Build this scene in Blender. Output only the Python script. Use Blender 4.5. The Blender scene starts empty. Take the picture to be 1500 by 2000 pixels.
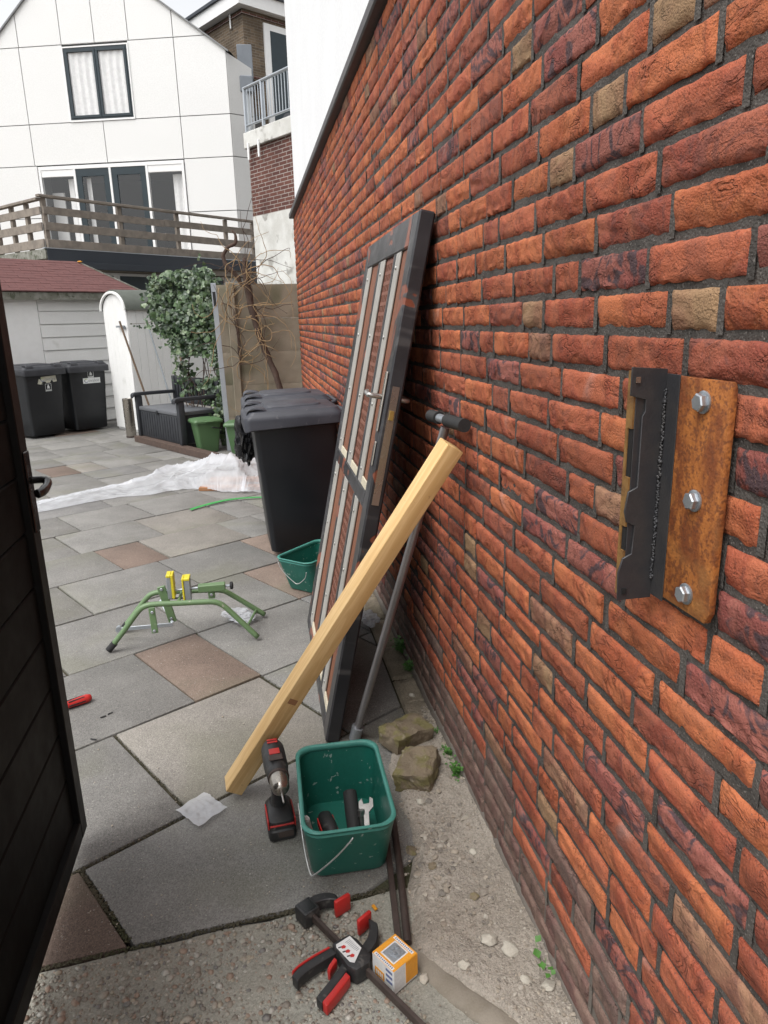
import bpy, bmesh, math, random
from math import sin, cos, pi, radians as rad, sqrt
from mathutils import Vector as V, Matrix, noise

SC = bpy.context.scene
COL = SC.collection
random.seed(7)

# ------------------------------------------------------------------ camera
H = 1.4115
PITCH, ROLL, YAW, FPX = rad(15.2), rad(1.509), rad(10.117), 1381.93
Fv = V((sin(YAW) * cos(PITCH), cos(YAW) * cos(PITCH), -sin(PITCH)))
Rv = V((cos(YAW), -sin(YAW), 0))
Uv = Rv.cross(Fv)
R2 = Rv * cos(ROLL) - Uv * sin(ROLL)
U2 = Rv * sin(ROLL) + Uv * cos(ROLL)
cd = bpy.data.cameras.new('camera')
cam = bpy.data.objects.new('camera', cd)
COL.objects.link(cam)
cam.matrix_world = Matrix(((R2.x, U2.x, -Fv.x, 0), (R2.y, U2.y, -Fv.y, 0), (R2.z, U2.z, -Fv.z, H), (0, 0, 0, 1)))
cd.sensor_fit = 'HORIZONTAL'
cd.sensor_width = 36
cd.lens = FPX / 1500 * 36
cd.clip_start = .02
cd.clip_end = 500
SC.camera = cam

# ------------------------------------------------------------------ sky, sun, exposure
wd = bpy.data.worlds.new('World')
SC.world = wd
wd.use_nodes = True
wn = wd.node_tree
for n in list(wn.nodes):
    wn.nodes.remove(n)
sky = wn.nodes.new('ShaderNodeTexSky')
sky.sky_type = 'NISHITA'
sky.sun_disc = False
SUN_EL, SUN_AZ = rad(60), rad(236)
sky.sun_elevation = SUN_EL
sky.sun_rotation = SUN_AZ
sky.air_density = 1.0
sky.dust_density = 3.0
hs = wn.nodes.new('ShaderNodeHueSaturation')       # a closed cloud deck: the blue is all but gone
hs.inputs['Saturation'].default_value = .10
bg = wn.nodes.new('ShaderNodeBackground')
bg.inputs['Strength'].default_value = .15
wo = wn.nodes.new('ShaderNodeOutputWorld')
wn.links.new(sky.outputs[0], hs.inputs['Color'])
wn.links.new(hs.outputs[0], bg.inputs['Color'])
wn.links.new(bg.outputs[0], wo.inputs['Surface'])
sl = bpy.data.lights.new('sun', 'SUN')
sl.energy = 1.0
sl.angle = rad(40)
sl.color = (1, .975, .94)
so = bpy.data.objects.new('sun', sl)
COL.objects.link(so)
sd = V((sin(SUN_AZ) * cos(SUN_EL), cos(SUN_AZ) * cos(SUN_EL), sin(SUN_EL)))
so.rotation_euler = (-sd).to_track_quat('-Z', 'Y').to_euler()
SC.view_settings.view_transform = 'Standard'
SC.view_settings.look = 'None'
SC.view_settings.gamma = 1
SC.view_settings.exposure = .90
SC.view_settings.use_curve_mapping = False
SC.cycles.max_bounces = 4
SC.cycles.diffuse_bounces = 2
SC.cycles.glossy_bounces = 2
SC.cycles.transmission_bounces = 2
SC.cycles.transparent_max_bounces = 6
SC.cycles.caustics_reflective = False
SC.cycles.caustics_refractive = False


# ------------------------------------------------------------------ materials
class NT:
    def __init__(s, name):
        s.m = bpy.data.materials.new(name)
        s.m.use_nodes = True
        s.t = s.m.node_tree
        for n in list(s.t.nodes):
            s.t.nodes.remove(n)
        s.out = s.n('ShaderNodeOutputMaterial')
        s.b = s.n('ShaderNodeBsdfPrincipled')
        s.l(s.b.outputs[0], s.out.inputs[0])
        tc = s.n('ShaderNodeTexCoord')
        oi = s.n('ShaderNodeObjectInfo')
        s.rnd = oi.outputs['Random']
        mu = s.math('MULTIPLY', s.rnd, 53.0)
        va = s.n('ShaderNodeVectorMath')
        va.operation = 'ADD'
        s.l(tc.outputs['Object'], va.inputs[0])
        s.l(mu, va.inputs[1])
        s.co = va.outputs[0]
        s.obj = tc.outputs['Object']

    def n(s, t):
        return s.t.nodes.new(t)

    def l(s, a, b):
        s.t.links.new(a, b)

    def put(s, v, sock):
        if hasattr(v, 'links') or hasattr(v, 'is_linked'):
            s.l(v, sock)
        elif isinstance(v, (tuple, list)):
            sock.default_value = tuple(v) if len(v) == len(sock.default_value) else tuple(v) + (1,)
        else:
            sock.default_value = v

    def math(s, op, a, b=0.0, clamp=False):
        n = s.n('ShaderNodeMath')
        n.operation = op
        n.use_clamp = clamp
        s.put(a, n.inputs[0])
        s.put(b, n.inputs[1])
        return n.outputs[0]

    def scalevec(s, v3, vec=None):
        n = s.n('ShaderNodeVectorMath')
        n.operation = 'MULTIPLY'
        s.l(vec or s.co, n.inputs[0])
        n.inputs[1].default_value = v3
        return n.outputs[0]

    def noise(s, scale, detail=2, rough=.55, dist=0, vec=None):
        n = s.n('ShaderNodeTexNoise')
        n.inputs['Scale'].default_value = scale
        n.inputs['Detail'].default_value = min(detail, 1 if scale > 120 else 2.5)
        n.inputs['Roughness'].default_value = rough
        n.inputs['Distortion'].default_value = dist
        s.l(vec or s.co, n.inputs['Vector'])
        return n.outputs[0]

    def voro(s, scale, vec=None, out='Distance', feature='F1'):
        n = s.n('ShaderNodeTexVoronoi')
        n.feature = feature
        n.inputs['Scale'].default_value = scale
        s.l(vec or s.co, n.inputs['Vector'])
        return n.outputs[out]

    def ramp(s, fac, lo, hi):
        n = s.n('ShaderNodeMapRange')
        n.interpolation_type = 'SMOOTHSTEP'
        s.put(fac, n.inputs[0])
        n.inputs[1].default_value = lo
        n.inputs[2].default_value = hi
        return n.outputs[0]

    def mix(s, fac, a, b, mode='MIX'):
        n = s.n('ShaderNodeMix')
        n.data_type = 'RGBA'
        n.blend_type = mode
        s.put(fac, n.inputs[0])
        s.put(a, n.inputs[6])
        s.put(b, n.inputs[7])
        return n.outputs[2]

    def bump(s, h, strength=.5, dist=.01):
        n = s.n('ShaderNodeBump')
        n.inputs['Strength'].default_value = strength
        n.inputs['Distance'].default_value = dist
        s.put(h, n.inputs['Height'])
        s.l(n.outputs[0], s.b.inputs['Normal'])

    def fin(s, col, rough=.6, metal=0.0, spec=.5):
        s.put(col, s.b.inputs['Base Color'])
        s.put(rough, s.b.inputs['Roughness'])
        s.put(metal, s.b.inputs['Metallic'])
        s.b.inputs['Specular IOR Level'].default_value = spec
        return s.m


def sc(c, k):
    return tuple(min(1, x * k) for x in c)


def pm(name, col, rough=.6, metal=0.0, c2=None, ns=12, amt=.5, bump=.15, bs=80, bd=.003, spots=(), spec=.5, grime=.25, rv=.12):
    """plain worn surface: two-tone noise, fine grain, optional coloured spots"""
    t = NT(name)
    c2 = c2 or sc(col, .72)
    c = t.mix(t.math('MULTIPLY', t.ramp(t.noise(ns, 5, .6), .35, .68), amt), col, c2)
    if grime:
        g = t.ramp(t.noise(ns * .31, 6, .65, .6), .5, .75)
        c = t.mix(t.math('MULTIPLY', g, grime), c, sc(col, .5))
    for (sc_, sca, lo, hi) in spots:
        c = t.mix(t.ramp(t.noise(sca, 4, .6, .3), lo, hi), c, sc_)
    c = t.mix(.35, c, t.mix(t.noise(bs * 2.2, 2), sc(col, .6), sc(col, 1.35)), 'MIX') if bump else c
    if bump:
        t.bump(t.noise(bs, 5, .65), bump, bd)
    r = t.math('ADD', t.math('MULTIPLY', t.noise(ns * 1.7, 4), rv * 2), rough - rv)
    return t.fin(c, r, metal, spec)


MT = {}


def brick_mat(i, name, col, blot, blotcol=(.095, .045, .042)):
    t = NT(name)
    a = t.n('ShaderNodeAttribute')
    a.attribute_name = 'seed'
    r2 = a.outputs['Fac']
    w = t.noise(7, 4, .6, 1.2)
    c = t.mix(t.ramp(w, .38, .66), sc(col, 1.06), (col[0] * .80, col[1] * .66, col[2] * .72))
    c = t.mix(t.math('MULTIPLY', t.ramp(t.noise(13, 5, .62, 2.0), .50, .60), blot), c, blotcol)
    vv = t.math('ADD', t.math('MULTIPLY', t.math('FRACT', t.math('ADD', r2, t.rnd)), .46), .76)
    c = t.mix(1.0, c, t.mix(vv, (0, 0, 0), (1, 1, 1)), 'MULTIPLY')
    c = t.mix(t.math('MULTIPLY', t.ramp(t.noise(420, 2, .5), .62, .78), .35), c, (.42, .25, .17))
    c = t.mix(t.math('MULTIPLY', t.ramp(t.noise(210, 3, .6), .62, .74), .5), c, (.06, .03, .03))
    c = t.mix(t.math('MULTIPLY', t.ramp(t.noise(4.4, 2.5, .75, .6), .64, .78), .32), c, (.46, .40, .37))
    wr = t.noise(40, 3, .72, .7)
    cv = t.noise(24, 2.5, .65, 1.3, t.scalevec((1, .62, 1.25)))
    cr = t.ramp(t.math('ABSOLUTE', t.math('SUBTRACT', cv, .52)), .0, .030)
    cm = t.ramp(t.noise(11, 1), .44, .58)
    cr = t.math('MAXIMUM', cr, t.math('SUBTRACT', 1.0, cm))
    c = t.mix(t.math('MULTIPLY', t.math('SUBTRACT', 1.0, cr), .55), c, sc(col, .28))  # creases darkened in the colour too, as shade in the folds
    lm = t.math('ADD', t.math('MULTIPLY', t.ramp(w, .40, .62), .85), .15)
    hgt = t.math('ADD', t.math('MULTIPLY', t.math('ADD', wr, t.math('MULTIPLY', cr, .55)), lm), t.math('MULTIPLY', t.noise(300, 4, .6), .42))
    t.bump(hgt, .85, .0055)
    return t.fin(c, t.math('ADD', t.math('MULTIPLY', w, .15), .78), 0, .25)


BR = [brick_mat(0, 'brick_orange', (.44, .140, .060), .20),
      brick_mat(1, 'brick_red', (.375, .112, .057), .28),
      brick_mat(2, 'brick_red_brown', (.305, .096, .057), .46),
      brick_mat(3, 'brick_purple', (.29, .105, .080), 1.0, (.082, .050, .055)),
      brick_mat(4, 'brick_tan', (.285, .178, .098), .15, (.22, .14, .085)),
      brick_mat(5, 'brick_brown', (.29, .158, .095), .40),
      brick_mat(6, 'brick_weathered', (.205, .135, .108), .4, (.11, .085, .075))]


def mortar_mat(name, col):
    t = NT(name)
    c = t.mix(t.ramp(t.noise(11, 5), .35, .7), col, sc(col, .6))
    c = t.mix(t.ramp(t.noise(300, 2), .6, .75), c, sc(col, 1.9))
    zz = t.n('ShaderNodeSeparateXYZ')
    t.l(t.obj, zz.inputs[0])
    low = t.math('SUBTRACT', 1.0, t.ramp(t.math('ADD', zz.outputs[2], t.math('MULTIPLY', t.noise(4), .25)), .22, .5))
    c = t.mix(t.math('MULTIPLY', low, .7), c, (.20, .175, .15))
    t.bump(t.noise(190, 5, .7), .7, .004)
    return t.fin(c, .92, 0, .2)


MT['mortar'] = mortar_mat('dark_mortar', (.092, .083, .075))


def slab_mat(name, col):
    t = NT(name)
    c = t.mix(t.ramp(t.noise(3.1, 6, .62, .5), .34, .66), sc(col, 1.18), sc(col, .68))
    c = t.mix(t.math('MULTIPLY', t.ramp(t.noise(9, 5, .7, .4), .52, .7), .35), c, sc(col, .6))
    c = t.mix(t.math('MULTIPLY', t.ramp(t.noise(1.7, 2.5, .7, 1.2), .53, .60), .30), c, sc(col, .52))
    c = t.mix(t.math('MULTIPLY', t.ramp(t.noise(17, 2.5, .7, .8), .60, .70), .30), c, sc(col, 1.6))
    v = t.voro(330, out='Color')
    bw = t.n('ShaderNodeRGBToBW')
    t.l(v, bw.inputs[0])
    c = t.mix(.55, c, t.mix(bw.outputs[0], sc(col, .42), sc(col, 1.75)))
    c = t.mix(t.math('MULTIPLY', t.ramp(t.noise(1.4, 4, .6, .5), .52, .7), .35), c, (.15, .15, .095))
    c = t.mix(t.math('MULTIPLY', t.ramp(t.noise(140, 2, .5), .71, .76), .6), c, (.5, .48, .44))
    c = t.mix(1.0, c, t.mix(t.math('ADD', t.math('MULTIPLY', t.rnd, .20), .84), (0, 0, 0), (1, 1, 1)), 'MULTIPLY')
    t.bump(t.math('ADD', t.noise(260, 4, .6), t.math('MULTIPLY', t.noise(22, 4), 1.5)), .55, .003)
    return t.fin(c, t.math('ADD', t.math('MULTIPLY', t.noise(5), .25), .62), 0, .4)


SL = [slab_mat('slab_grey', (.192, .186, .174)), slab_mat('slab_brown', (.165, .122, .098)),
      slab_mat('slab_terracotta', (.205, .155, .125)), slab_mat('slab_beige', (.222, .205, .182)),
      slab_mat('slab_dark', (.170, .166, .160))]


def soil_mat(name, c1, c2, c3, sca=1.0, bd=.01):
    t = NT(name)
    c = t.mix(t.ramp(t.noise(6 * sca, 6, .65, .6), .36, .66), c1, c2)
    c = t.mix(t.math('MULTIPLY', t.ramp(t.noise(2.3 * sca, 4, .6), .5, .7), .55), c, c3)
    v = t.voro(330 * sca, out='Color')
    bw = t.n('ShaderNodeRGBToBW')
    t.l(v, bw.inputs[0])
    c = t.mix(.28, c, t.mix(bw.outputs[0], sc(c2, .5), sc(c1, 1.6)))
    t.bump(t.math('ADD', t.noise(110 * sca, 2.5, .75), t.math('MULTIPLY', t.noise(33 * sca, 2, .6), 1.6)), .8, bd)
    return t.fin(c, .93, 0, .2)


MT['soil'] = soil_mat('sandy_soil', (.35, .312, .265), (.28, .248, .21), (.215, .18, .143))
MT['joint'] = soil_mat('joint_sand_moss', (.085, .075, .052), (.05, .048, .030), (.045, .06, .022), 1, .006)
MT['ground'] = soil_mat('dirt', (.17, .14, .11), (.12, .10, .08), (.08, .07, .05), .5)
MT['apron'] = soil_mat('washed_concrete', (.325, .318, .275), (.25, .245, .212), (.265, .24, .195), .8, .006)
MT['gravel_tile'] = soil_mat('gravel_tile', (.29, .25, .19), (.17, .145, .11), (.13, .12, .075), .9, .008)


def island_mat(name, cols, rough=.7):
    t = NT(name)
    g = t.n('ShaderNodeNewGeometry')
    rp = t.n('ShaderNodeValToRGB')
    rp.color_ramp.interpolation = 'CONSTANT'
    el = rp.color_ramp.elements
    while len(el) < len(cols):
        el.new(.5)
    for i, c in enumerate(cols):
        el[i].position = i / len(cols)
        el[i].color = tuple(c) + (1,)
    t.l(g.outputs['Random Per Island'], rp.inputs[0])
    c = t.mix(.3, rp.outputs[0], t.mix(t.noise(150, 3), (.05, .045, .04), (.6, .56, .5)))
    t.bump(t.noise(300, 3), .3, .002)
    return t.fin(c, rough, 0, .35)


MT['pebble'] = island_mat('pebbles', [(.34, .30, .24), (.25, .21, .165), (.40, .37, .31), (.14, .135, .13), (.29, .19, .13), (.29, .27, .225), (.23, .19, .145), (.35, .30, .22), (.46, .44, .39), (.18, .155, .125)])
MT['crumb'] = island_mat('crumbs', [(.36, .30, .23), (.26, .21, .16), (.42, .37, .30), (.20, .165, .13), (.30, .25, .19), (.40, .36, .30), (.14, .12, .10)], .9)
MT['chunk'] = pm('plaster_chunk', (.46, .425, .36), .9, c2=(.30, .265, .215), ns=40, bump=.5, bs=160)
MT['black_pl'] = pm('black_plastic', (.0062, .0075, .0098), .5, c2=(.0110, .0125, .0150), ns=5, amt=.8, bump=.12, bs=300, bd=.001, grime=0, spots=[((.022, .024, .028), 3.5, .60, .85)], rv=.08)
MT['lid_pl'] = pm('grey_lid_plastic', (.022, .0235, .0285), .5, c2=(.045, .047, .054), ns=6, amt=.8, bump=.12, bs=260, bd=.001, grime=.2, rv=.08)
MT['near_lid'] = pm('scuffed_grey_lid', (.034, .037, .048), .5, c2=(.070, .074, .088), ns=5, amt=.9, bump=.12, bs=200, bd=.001, grime=.15, spots=[((.12, .12, .125), 26, .66, .75)], rv=.08)
MT['near_body'] = pm('dark_bin_plastic', (.0034, .0045, .0072), .42, c2=(.0060, .0075, .0105), ns=4, amt=.8, bump=.1, bs=320, bd=.001, grime=0, rv=.07)
MT['rubber'] = pm('rubber', (.018, .018, .019), .8, bump=.2, bs=200)
MT['white'] = pm('white_board_paint', (.82, .82, .80), .55, c2=(.74, .74, .715), ns=3, bump=.06, bs=60, grime=.06, spots=[((.42, .42, .37), 2.2, .70, .9)])
MT['panel'] = pm('white_facade_panel', (.77, .77, .755), .5, c2=(.74, .74, .72), ns=.8, amt=.5, bump=.03, bs=30, grime=.07)
MT['panel_grey'] = pm('grey_side_panel', (.56, .56, .55), .55, c2=(.46, .46, .45), ns=1.1, bump=.03, bs=30, grime=.3)
MT['joint_dark'] = pm('facade_joint', (.10, .10, .10), .8, bump=0)
MT['verge'] = pm('roof_verge_metal', (.22, .225, .23), .6, bump=0)
MT['flashing'] = pm('lead_flashing', (.19, .21, .235), .6, c2=(.14, .155, .175), ns=5, bump=.05)
MT['win_dark'] = pm('dark_green_frame', (.012, .026, .034), .35, bump=0, grime=0, rv=.05)
MT['white_frame'] = pm('white_frame', (.84, .84, .83), .4, c2=(.78, .78, .77), bump=0, grime=.03)
MT['curtain'] = pm('white_curtain', (.84, .84, .83), .9, bump=.05, bs=40, grime=0)
MT['room'] = pm('dim_room', (.03, .03, .032), .9, bump=0)  # near-black walls: the dimness of the room is put into the colour
MT['timber_grey'] = pm('weathered_timber', (.25, .215, .18), .85, c2=(.13, .112, .094), ns=7, amt=.9, bump=.4, bs=60, grime=.35)
MT['fascia'] = pm('dark_fascia', (.024, .031, .042), .5, c2=(.035, .042, .05), ns=2, bump=.05, grime=.1)
MT['moss_edge'] = pm('mossy_edge', (.16, .16, .13), .9, c2=(.33, .33, .30), ns=9, amt=.9, bump=.4, bs=60, spots=[((.05, .06, .03), 14, .55, .65)])
MT['shingle'] = pm('red_shingle', (.140, .060, .056), .9, c2=(.105, .046, .045), ns=16, amt=.8, bump=.5, bs=200, grime=.25)
MT['felt'] = pm('green_grey_felt', (.105, .115, .100), .95, c2=(.07, .08, .065), ns=14, bump=.5, bs=200)
MT['plaster'] = pm('white_render', (.80, .81, .82), .85, c2=(.72, .73, .74), ns=2.2, amt=.5, bump=.25, bs=26, bd=.006, grime=.06)
MT['peel'] = pm('peeling_white_render', (.66, .66, .63), .85, c2=(.44, .43, .39), ns=3.2, amt=.9, bump=.3, bs=30, grime=.3, spots=[((.15, .135, .11), 4, .56, .68)])
MT['coping'] = pm('dark_coping', (.060, .056, .058), .6, c2=(.09, .08, .075), ns=4, bump=.1, bs=60)
MT['bbrick'] = pm('brown_brick', (.165, .125, .090), .9, c2=(.10, .078, .060), ns=9, amt=.9, bump=.4, bs=80)
MT['rbrick'] = pm('dark_red_brick', (.150, .070, .054), .9, c2=(.095, .05, .042), ns=9, amt=.9, bump=.4, bs=80)
MT['lmortar'] = pm('pale_mortar', (.30, .27, .23), .95, bump=.3, bs=60)
MT['galv'] = pm('galvanised_steel', (.42, .45, .48), .42, .7, c2=(.30, .33, .36), ns=9, bump=.05, grime=.2)
MT['grey_pvc'] = pm('grey_pipe', (.42, .44, .45), .45, c2=(.34, .36, .37), ns=3, bump=.03, grime=.2)
MT['concrete'] = pm('old_concrete', (.29, .25, .19), .95, c2=(.20, .175, .13), ns=3.2, amt=.9, bump=.5, bs=90, grime=.4, spots=[((.075, .085, .040), 1.6, .52, .72)])
MT['concrete_smooth'] = pm('worn_mortar', (.235, .205, .165), .9, c2=(.17, .145, .11), ns=14, amt=.9, bump=.5, bs=120, grime=.3)
MT['bench'] = pm('dark_bench_plastic', (.018, .020, .0245), .6, c2=(.032, .035, .040), ns=6, amt=.8, bump=.2, bs=70, grime=.25)
MT['bench_lid'] = pm('bench_lid_plastic', (.115, .12, .13), .5, c2=(.08, .085, .095), ns=4, bump=.1, bs=60, grime=.3)
MT['gbin'] = pm('green_caddy_plastic', (.075, .148, .062), .5, c2=(.06, .115, .05), ns=5, bump=.08, bs=120, grime=.25)
MT['chrome'] = pm('brushed_steel', (.40, .37, .33), .28, .9, c2=(.24, .22, .19), ns=4, bump=.05, bs=90)
MT['broom'] = pm('broom_stick', (.17, .115, .075), .7, c2=(.11, .08, .055), ns=9, bump=.1)
MT['leaf'] = None
MT['bark'] = pm('vine_bark', (.085, .055, .042), .95, c2=(.05, .034, .027), ns=20, amt=.9, bump=.8, bs=70, bd=.006)
MT['twig'] = pm('dry_twig', (.34, .235, .125), .85, c2=(.22, .14, .075), ns=12, bump=.2)
MT['bag'] = pm('black_bag', (.010, .010, .012), .28, bump=.3, bs=25, bd=.01, grime=0)
MT['gate'] = pm('black_gate_board', (.0038, .0038, .0038), .6, c2=(.0062, .006, .006), ns=9, amt=.8, bump=.2, bs=120, bd=.001, grime=.1, spec=.12)
MT['gate_frame'] = pm('black_gate_frame', (.0075, .0075, .0075), .5, bump=.1, bs=160, bd=.001, grime=.1, spec=.2)
MT['brass'] = pm('brass', (.52, .36, .12), .4, .9, bump=0)
MT['black_metal'] = pm('black_metal', (.012, .012, .012), .25, bump=0, grime=0, spec=.7)
MT['wood'] = None
MT['strap'] = pm('green_strap', (.045, .33, .075), .4, bump=.05, bs=60, grime=.05)
MT['stand'] = pm('green_stand_paint', (.125, .205, .095), .45, c2=(.105, .17, .08), ns=10, bump=.05, bs=80, grime=.15, spots=[((.36, .33, .28), 23, .70, .74)])
MT['yellow'] = pm('yellow_jaw', (.66, .56, .03), .45, bump=.03, bs=80, grime=.15)
MT['bucket'] = pm('green_bucket_plastic', (.012, .118, .088), .42, c2=(.014, .135, .102), ns=6, bump=.06, bs=60, bd=.001, grime=.12, spots=[((.36, .44, .40), 44, .655, .685), ((.11, .23, .20), 9, .58, .9)])
MT['bucket_rim'] = pm('green_bucket_rim', (.060, .240, .200), .45, c2=(.03, .15, .12), ns=14, bump=.06, bs=90, grime=.1, spots=[((.48, .32, .09), 6, .70, .74)])
MT['wire'] = pm('wire', (.55, .56, .55), .4, .7, bump=0)
MT['red'] = pm('red_plastic', (.50, .026, .022), .42, c2=(.40, .02, .018), ns=18, bump=.04, bs=200, grime=.12)
MT['tool_black'] = pm('tool_black', (.020, .020, .021), .5, c2=(.034, .033, .033), ns=25, amt=.8, bump=.15, bs=300, bd=.001, grime=0, spots=[((.13, .122, .11), 35, .58, .74)])
MT['steel'] = pm('tool_steel', (.46, .45, .43), .32, .9, c2=(.26, .25, .24), ns=30, bump=.05, bs=150)
MT['zinc'] = pm('zinc_bolt', (.46, .49, .52), .38, .85, c2=(.33, .36, .39), ns=40, bump=.04)
MT['orange_card'] = pm('orange_card', (.78, .33, .025), .5, bump=.03, grime=.1)
MT['white_card'] = pm('white_card', (.72, .72, .71), .55, bump=.03, grime=.1)
MT['blue_ink'] = pm('blue_ink', (.12, .15, .30), .6, bump=0, grime=0)
MT['dark_ink'] = pm('dark_ink', (.06, .06, .065), .6, bump=0, grime=0)
MT['grey_ink'] = pm('grey_ink', (.22, .23, .25), .6, bump=0, grime=0)
MT['green_ink'] = pm('green_ink', (.42, .50, .16), .6, bump=0, grime=0)
MT['sticker'] = pm('white_sticker', (.70, .72, .72), .5, c2=(.58, .60, .58), ns=20, bump=0, grime=.1)
MT['sticker_old'] = pm('faded_sticker', (.58, .57, .48), .6, c2=(.40, .39, .30), ns=14, bump=0, grime=.4)
MT['cream'] = pm('cream_bead', (.56, .51, .39), .6, c2=(.42, .37, .27), ns=14, bump=.15, bs=90, grime=.3)
MT['bead'] = pm('grey_aluminium_bead', (.36, .345, .315), .55, .15, c2=(.27, .255, .23), ns=16, bump=.08, bs=120, grime=.3, spots=[((.16, .14, .12), 60, .68, .76)])
MT['rustpanel'] = pm('rust_brown_panel', (.185, .066, .030), .6, c2=(.14, .050, .026), ns=5, bump=.08, bs=120, grime=.15)
MT['perf'] = pm('perforated_brown_panel', (.185, .070, .042), .6, c2=(.15, .055, .036), ns=6, bump=.1, bs=120, grime=.2)
MT['hole'] = pm('dark_hole', (.006, .005, .005), .9, bump=0, grime=0)  # near-black colour stands for the shade inside holes and slots
MT['bar'] = pm('rusty_dark_bar', (.060, .043, .038), .6, .3, c2=(.10, .075, .064), ns=20, amt=.8, bump=.3, bs=90)
MT['stone'] = pm('mossy_stone', (.215, .170, .115), .95, c2=(.15, .118, .08), ns=11, amt=.9, bump=.9, bs=75, bd=.006, grime=.3, spots=[((.165, .155, .045), 14, .47, .60), ((.32, .28, .21), 45, .60, .72)])
MT['pipe'] = pm('grey_steel_pipe', (.30, .29, .295), .36, .75, c2=(.20, .19, .19), ns=8, bump=.06, bs=120, grime=.15)
MT['grip'] = pm('black_grip', (.022, .022, .022), .75, bump=.5, bs=160, bd=.001)
MT['plank'] = pm('orange_board', (.33, .16, .075), .75, c2=(.24, .11, .05), ns=12, bump=.2)


def door_mat():
    t = NT('dark_chipped_paint')
    base = t.mix(t.ramp(t.noise(3, 5, .6, .4, t.scalevec((1, 1, .3))), .35, .7), (.015, .015, .0175), (.034, .034, .038))
    base = t.mix(t.math('MULTIPLY', t.ramp(t.noise(16, 5, .6, .3, t.scalevec((1, 1, .12))), .55, .7), .5), base, (.10, .098, .096))
    chip = t.ramp(t.noise(4.2, 6, .72, .7), .590, .612)
    c = t.mix(chip, base, (.20, .058, .030))
    t.bump(t.math('ADD', t.noise(60, 4), t.math('MULTIPLY', chip, -.8)), .25, .003)
    return t.fin(c, t.math('ADD', t.math('MULTIPLY', t.noise(7), .3), .22), 0, .5)


MT['door'] = door_mat()


def rust_mat():
    t = NT('rust_plate')
    v = t.scalevec((1, 1, .45))
    c = t.mix(t.ramp(t.noise(34, 6, .75, .2, v), .36, .64), (.36, .125, .028), (.165, .046, .013))
    c = t.mix(t.math('MULTIPLY', t.ramp(t.noise(150, 5, .7), .48, .66), .75), c, (.125, .040, .015))
    c = t.mix(t.math('MULTIPLY', t.ramp(t.noise(9, 4, .6), .56, .7), .5), c, (.40, .19, .055))
    t.bump(t.noise(190, 6, .7), .45, .0025)
    return t.fin(c, .72, .1, .4)


MT['rust'] = rust_mat()
MT['keep'] = pm('black_keep_steel', (.044, .044, .048), .45, .35, c2=(.070, .064, .06), ns=22, amt=.8, bump=.15, bs=150, grime=0, rv=.06, spots=[((.13, .06, .025), 26, .68, .8)])
MT['keep_lip'] = pm('rusty_keep_lip', (.30, .165, .05), .6, .3, c2=(.12, .05, .02), ns=30, amt=.9, bump=.3, bs=180)


def wood_mat():
    t = NT('planed_pine')
    v = t.scalevec((9, 9, .55), t.obj)
    g = t.noise(6, 5, .6, 1.0, v)
    c = t.mix(t.ramp(g, .34, .66), (.74, .51, .245), (.62, .39, .160))
    c = t.mix(t.math('MULTIPLY', t.ramp(t.noise(3, 4, .6, .3), .5, .8), .4), c, (.66, .42, .175))
    c = t.mix(t.math('MULTIPLY', t.ramp(t.noise(60, 4, .7), .68, .76), .5), c, (.34, .18, .07))
    t.bump(t.noise(40, 4, .6, .5, v), .15, .002)
    return t.fin(c, .5, 0, .4)


MT['wood'] = wood_mat()


def leaf_mat():
    t = NT('ivy_leaf')
    g = t.n('ShaderNodeNewGeometry')
    r = g.outputs['Random Per Island']
    c = t.mix(t.ramp(r, .15, .95), (.020, .043, .018), (.062, .112, .040))
    c = t.mix(t.ramp(t.math('FRACT', t.math('MULTIPLY', r, 7.3)), .80, .92), c, (.13, .18, .09))
    m = t.fin(c, .38, 0, .5)
    t.b.inputs['Transmission Weight'].default_value = 0
    return m


MT['leaf'] = leaf_mat()
MT['weed'] = pm('weed_leaf', (.075, .20, .035), .5, c2=(.05, .13, .025), ns=60, bump=0, grime=0)


def film_mat(name, a, tint=(.82, .84, .88)):
    t = NT(name)
    t.fin(tint, .22, 0, .5)
    tr = t.n('ShaderNodeBsdfTransparent')
    tl = t.n('ShaderNodeBsdfTranslucent')
    tl.inputs[0].default_value = tint + (1,)
    m1 = t.n('ShaderNodeMixShader')
    m1.inputs[0].default_value = .35
    t.l(t.b.outputs[0], m1.inputs[1])
    t.l(tl.outputs[0], m1.inputs[2])
    m2 = t.n('ShaderNodeMixShader')
    t.put(t.math('ADD', t.math('MULTIPLY', t.noise(9, 5, .6), .35), a - .17), m2.inputs[0])
    t.l(tr.outputs[0], m2.inputs[1])
    t.l(m1.outputs[0], m2.inputs[2])
    t.l(m2.outputs[0], t.out.inputs[0])
    t.bump(t.noise(30, 5, .6, .8), .5, .01)
    return t.m


MT['film'] = film_mat('white_plastic_film', .50)
MT['baggie'] = film_mat('clear_bag_film', .72, (.86, .88, .92))


def glass_mat():
    t = NT('window_glass')
    t.fin((.02, .024, .028), .04, 0, .8)
    tr = t.n('ShaderNodeBsdfTransparent')
    mx = t.n('ShaderNodeMixShader')
    lw = t.n('ShaderNodeLayerWeight')
    gl = t.n('ShaderNodeBsdfGlossy')
    gl.inputs['Roughness'].default_value = .02
    t.put(t.math('ADD', t.math('MULTIPLY', t.math('POWER', lw.outputs['Facing'], 4.0), .7), .07, True), mx.inputs[0])
    t.l(tr.outputs[0], mx.inputs[1])
    t.l(gl.outputs[0], mx.inputs[2])
    t.l(mx.outputs[0], t.out.inputs[0])
    return t.m


MT['glass'] = glass_mat()


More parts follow.
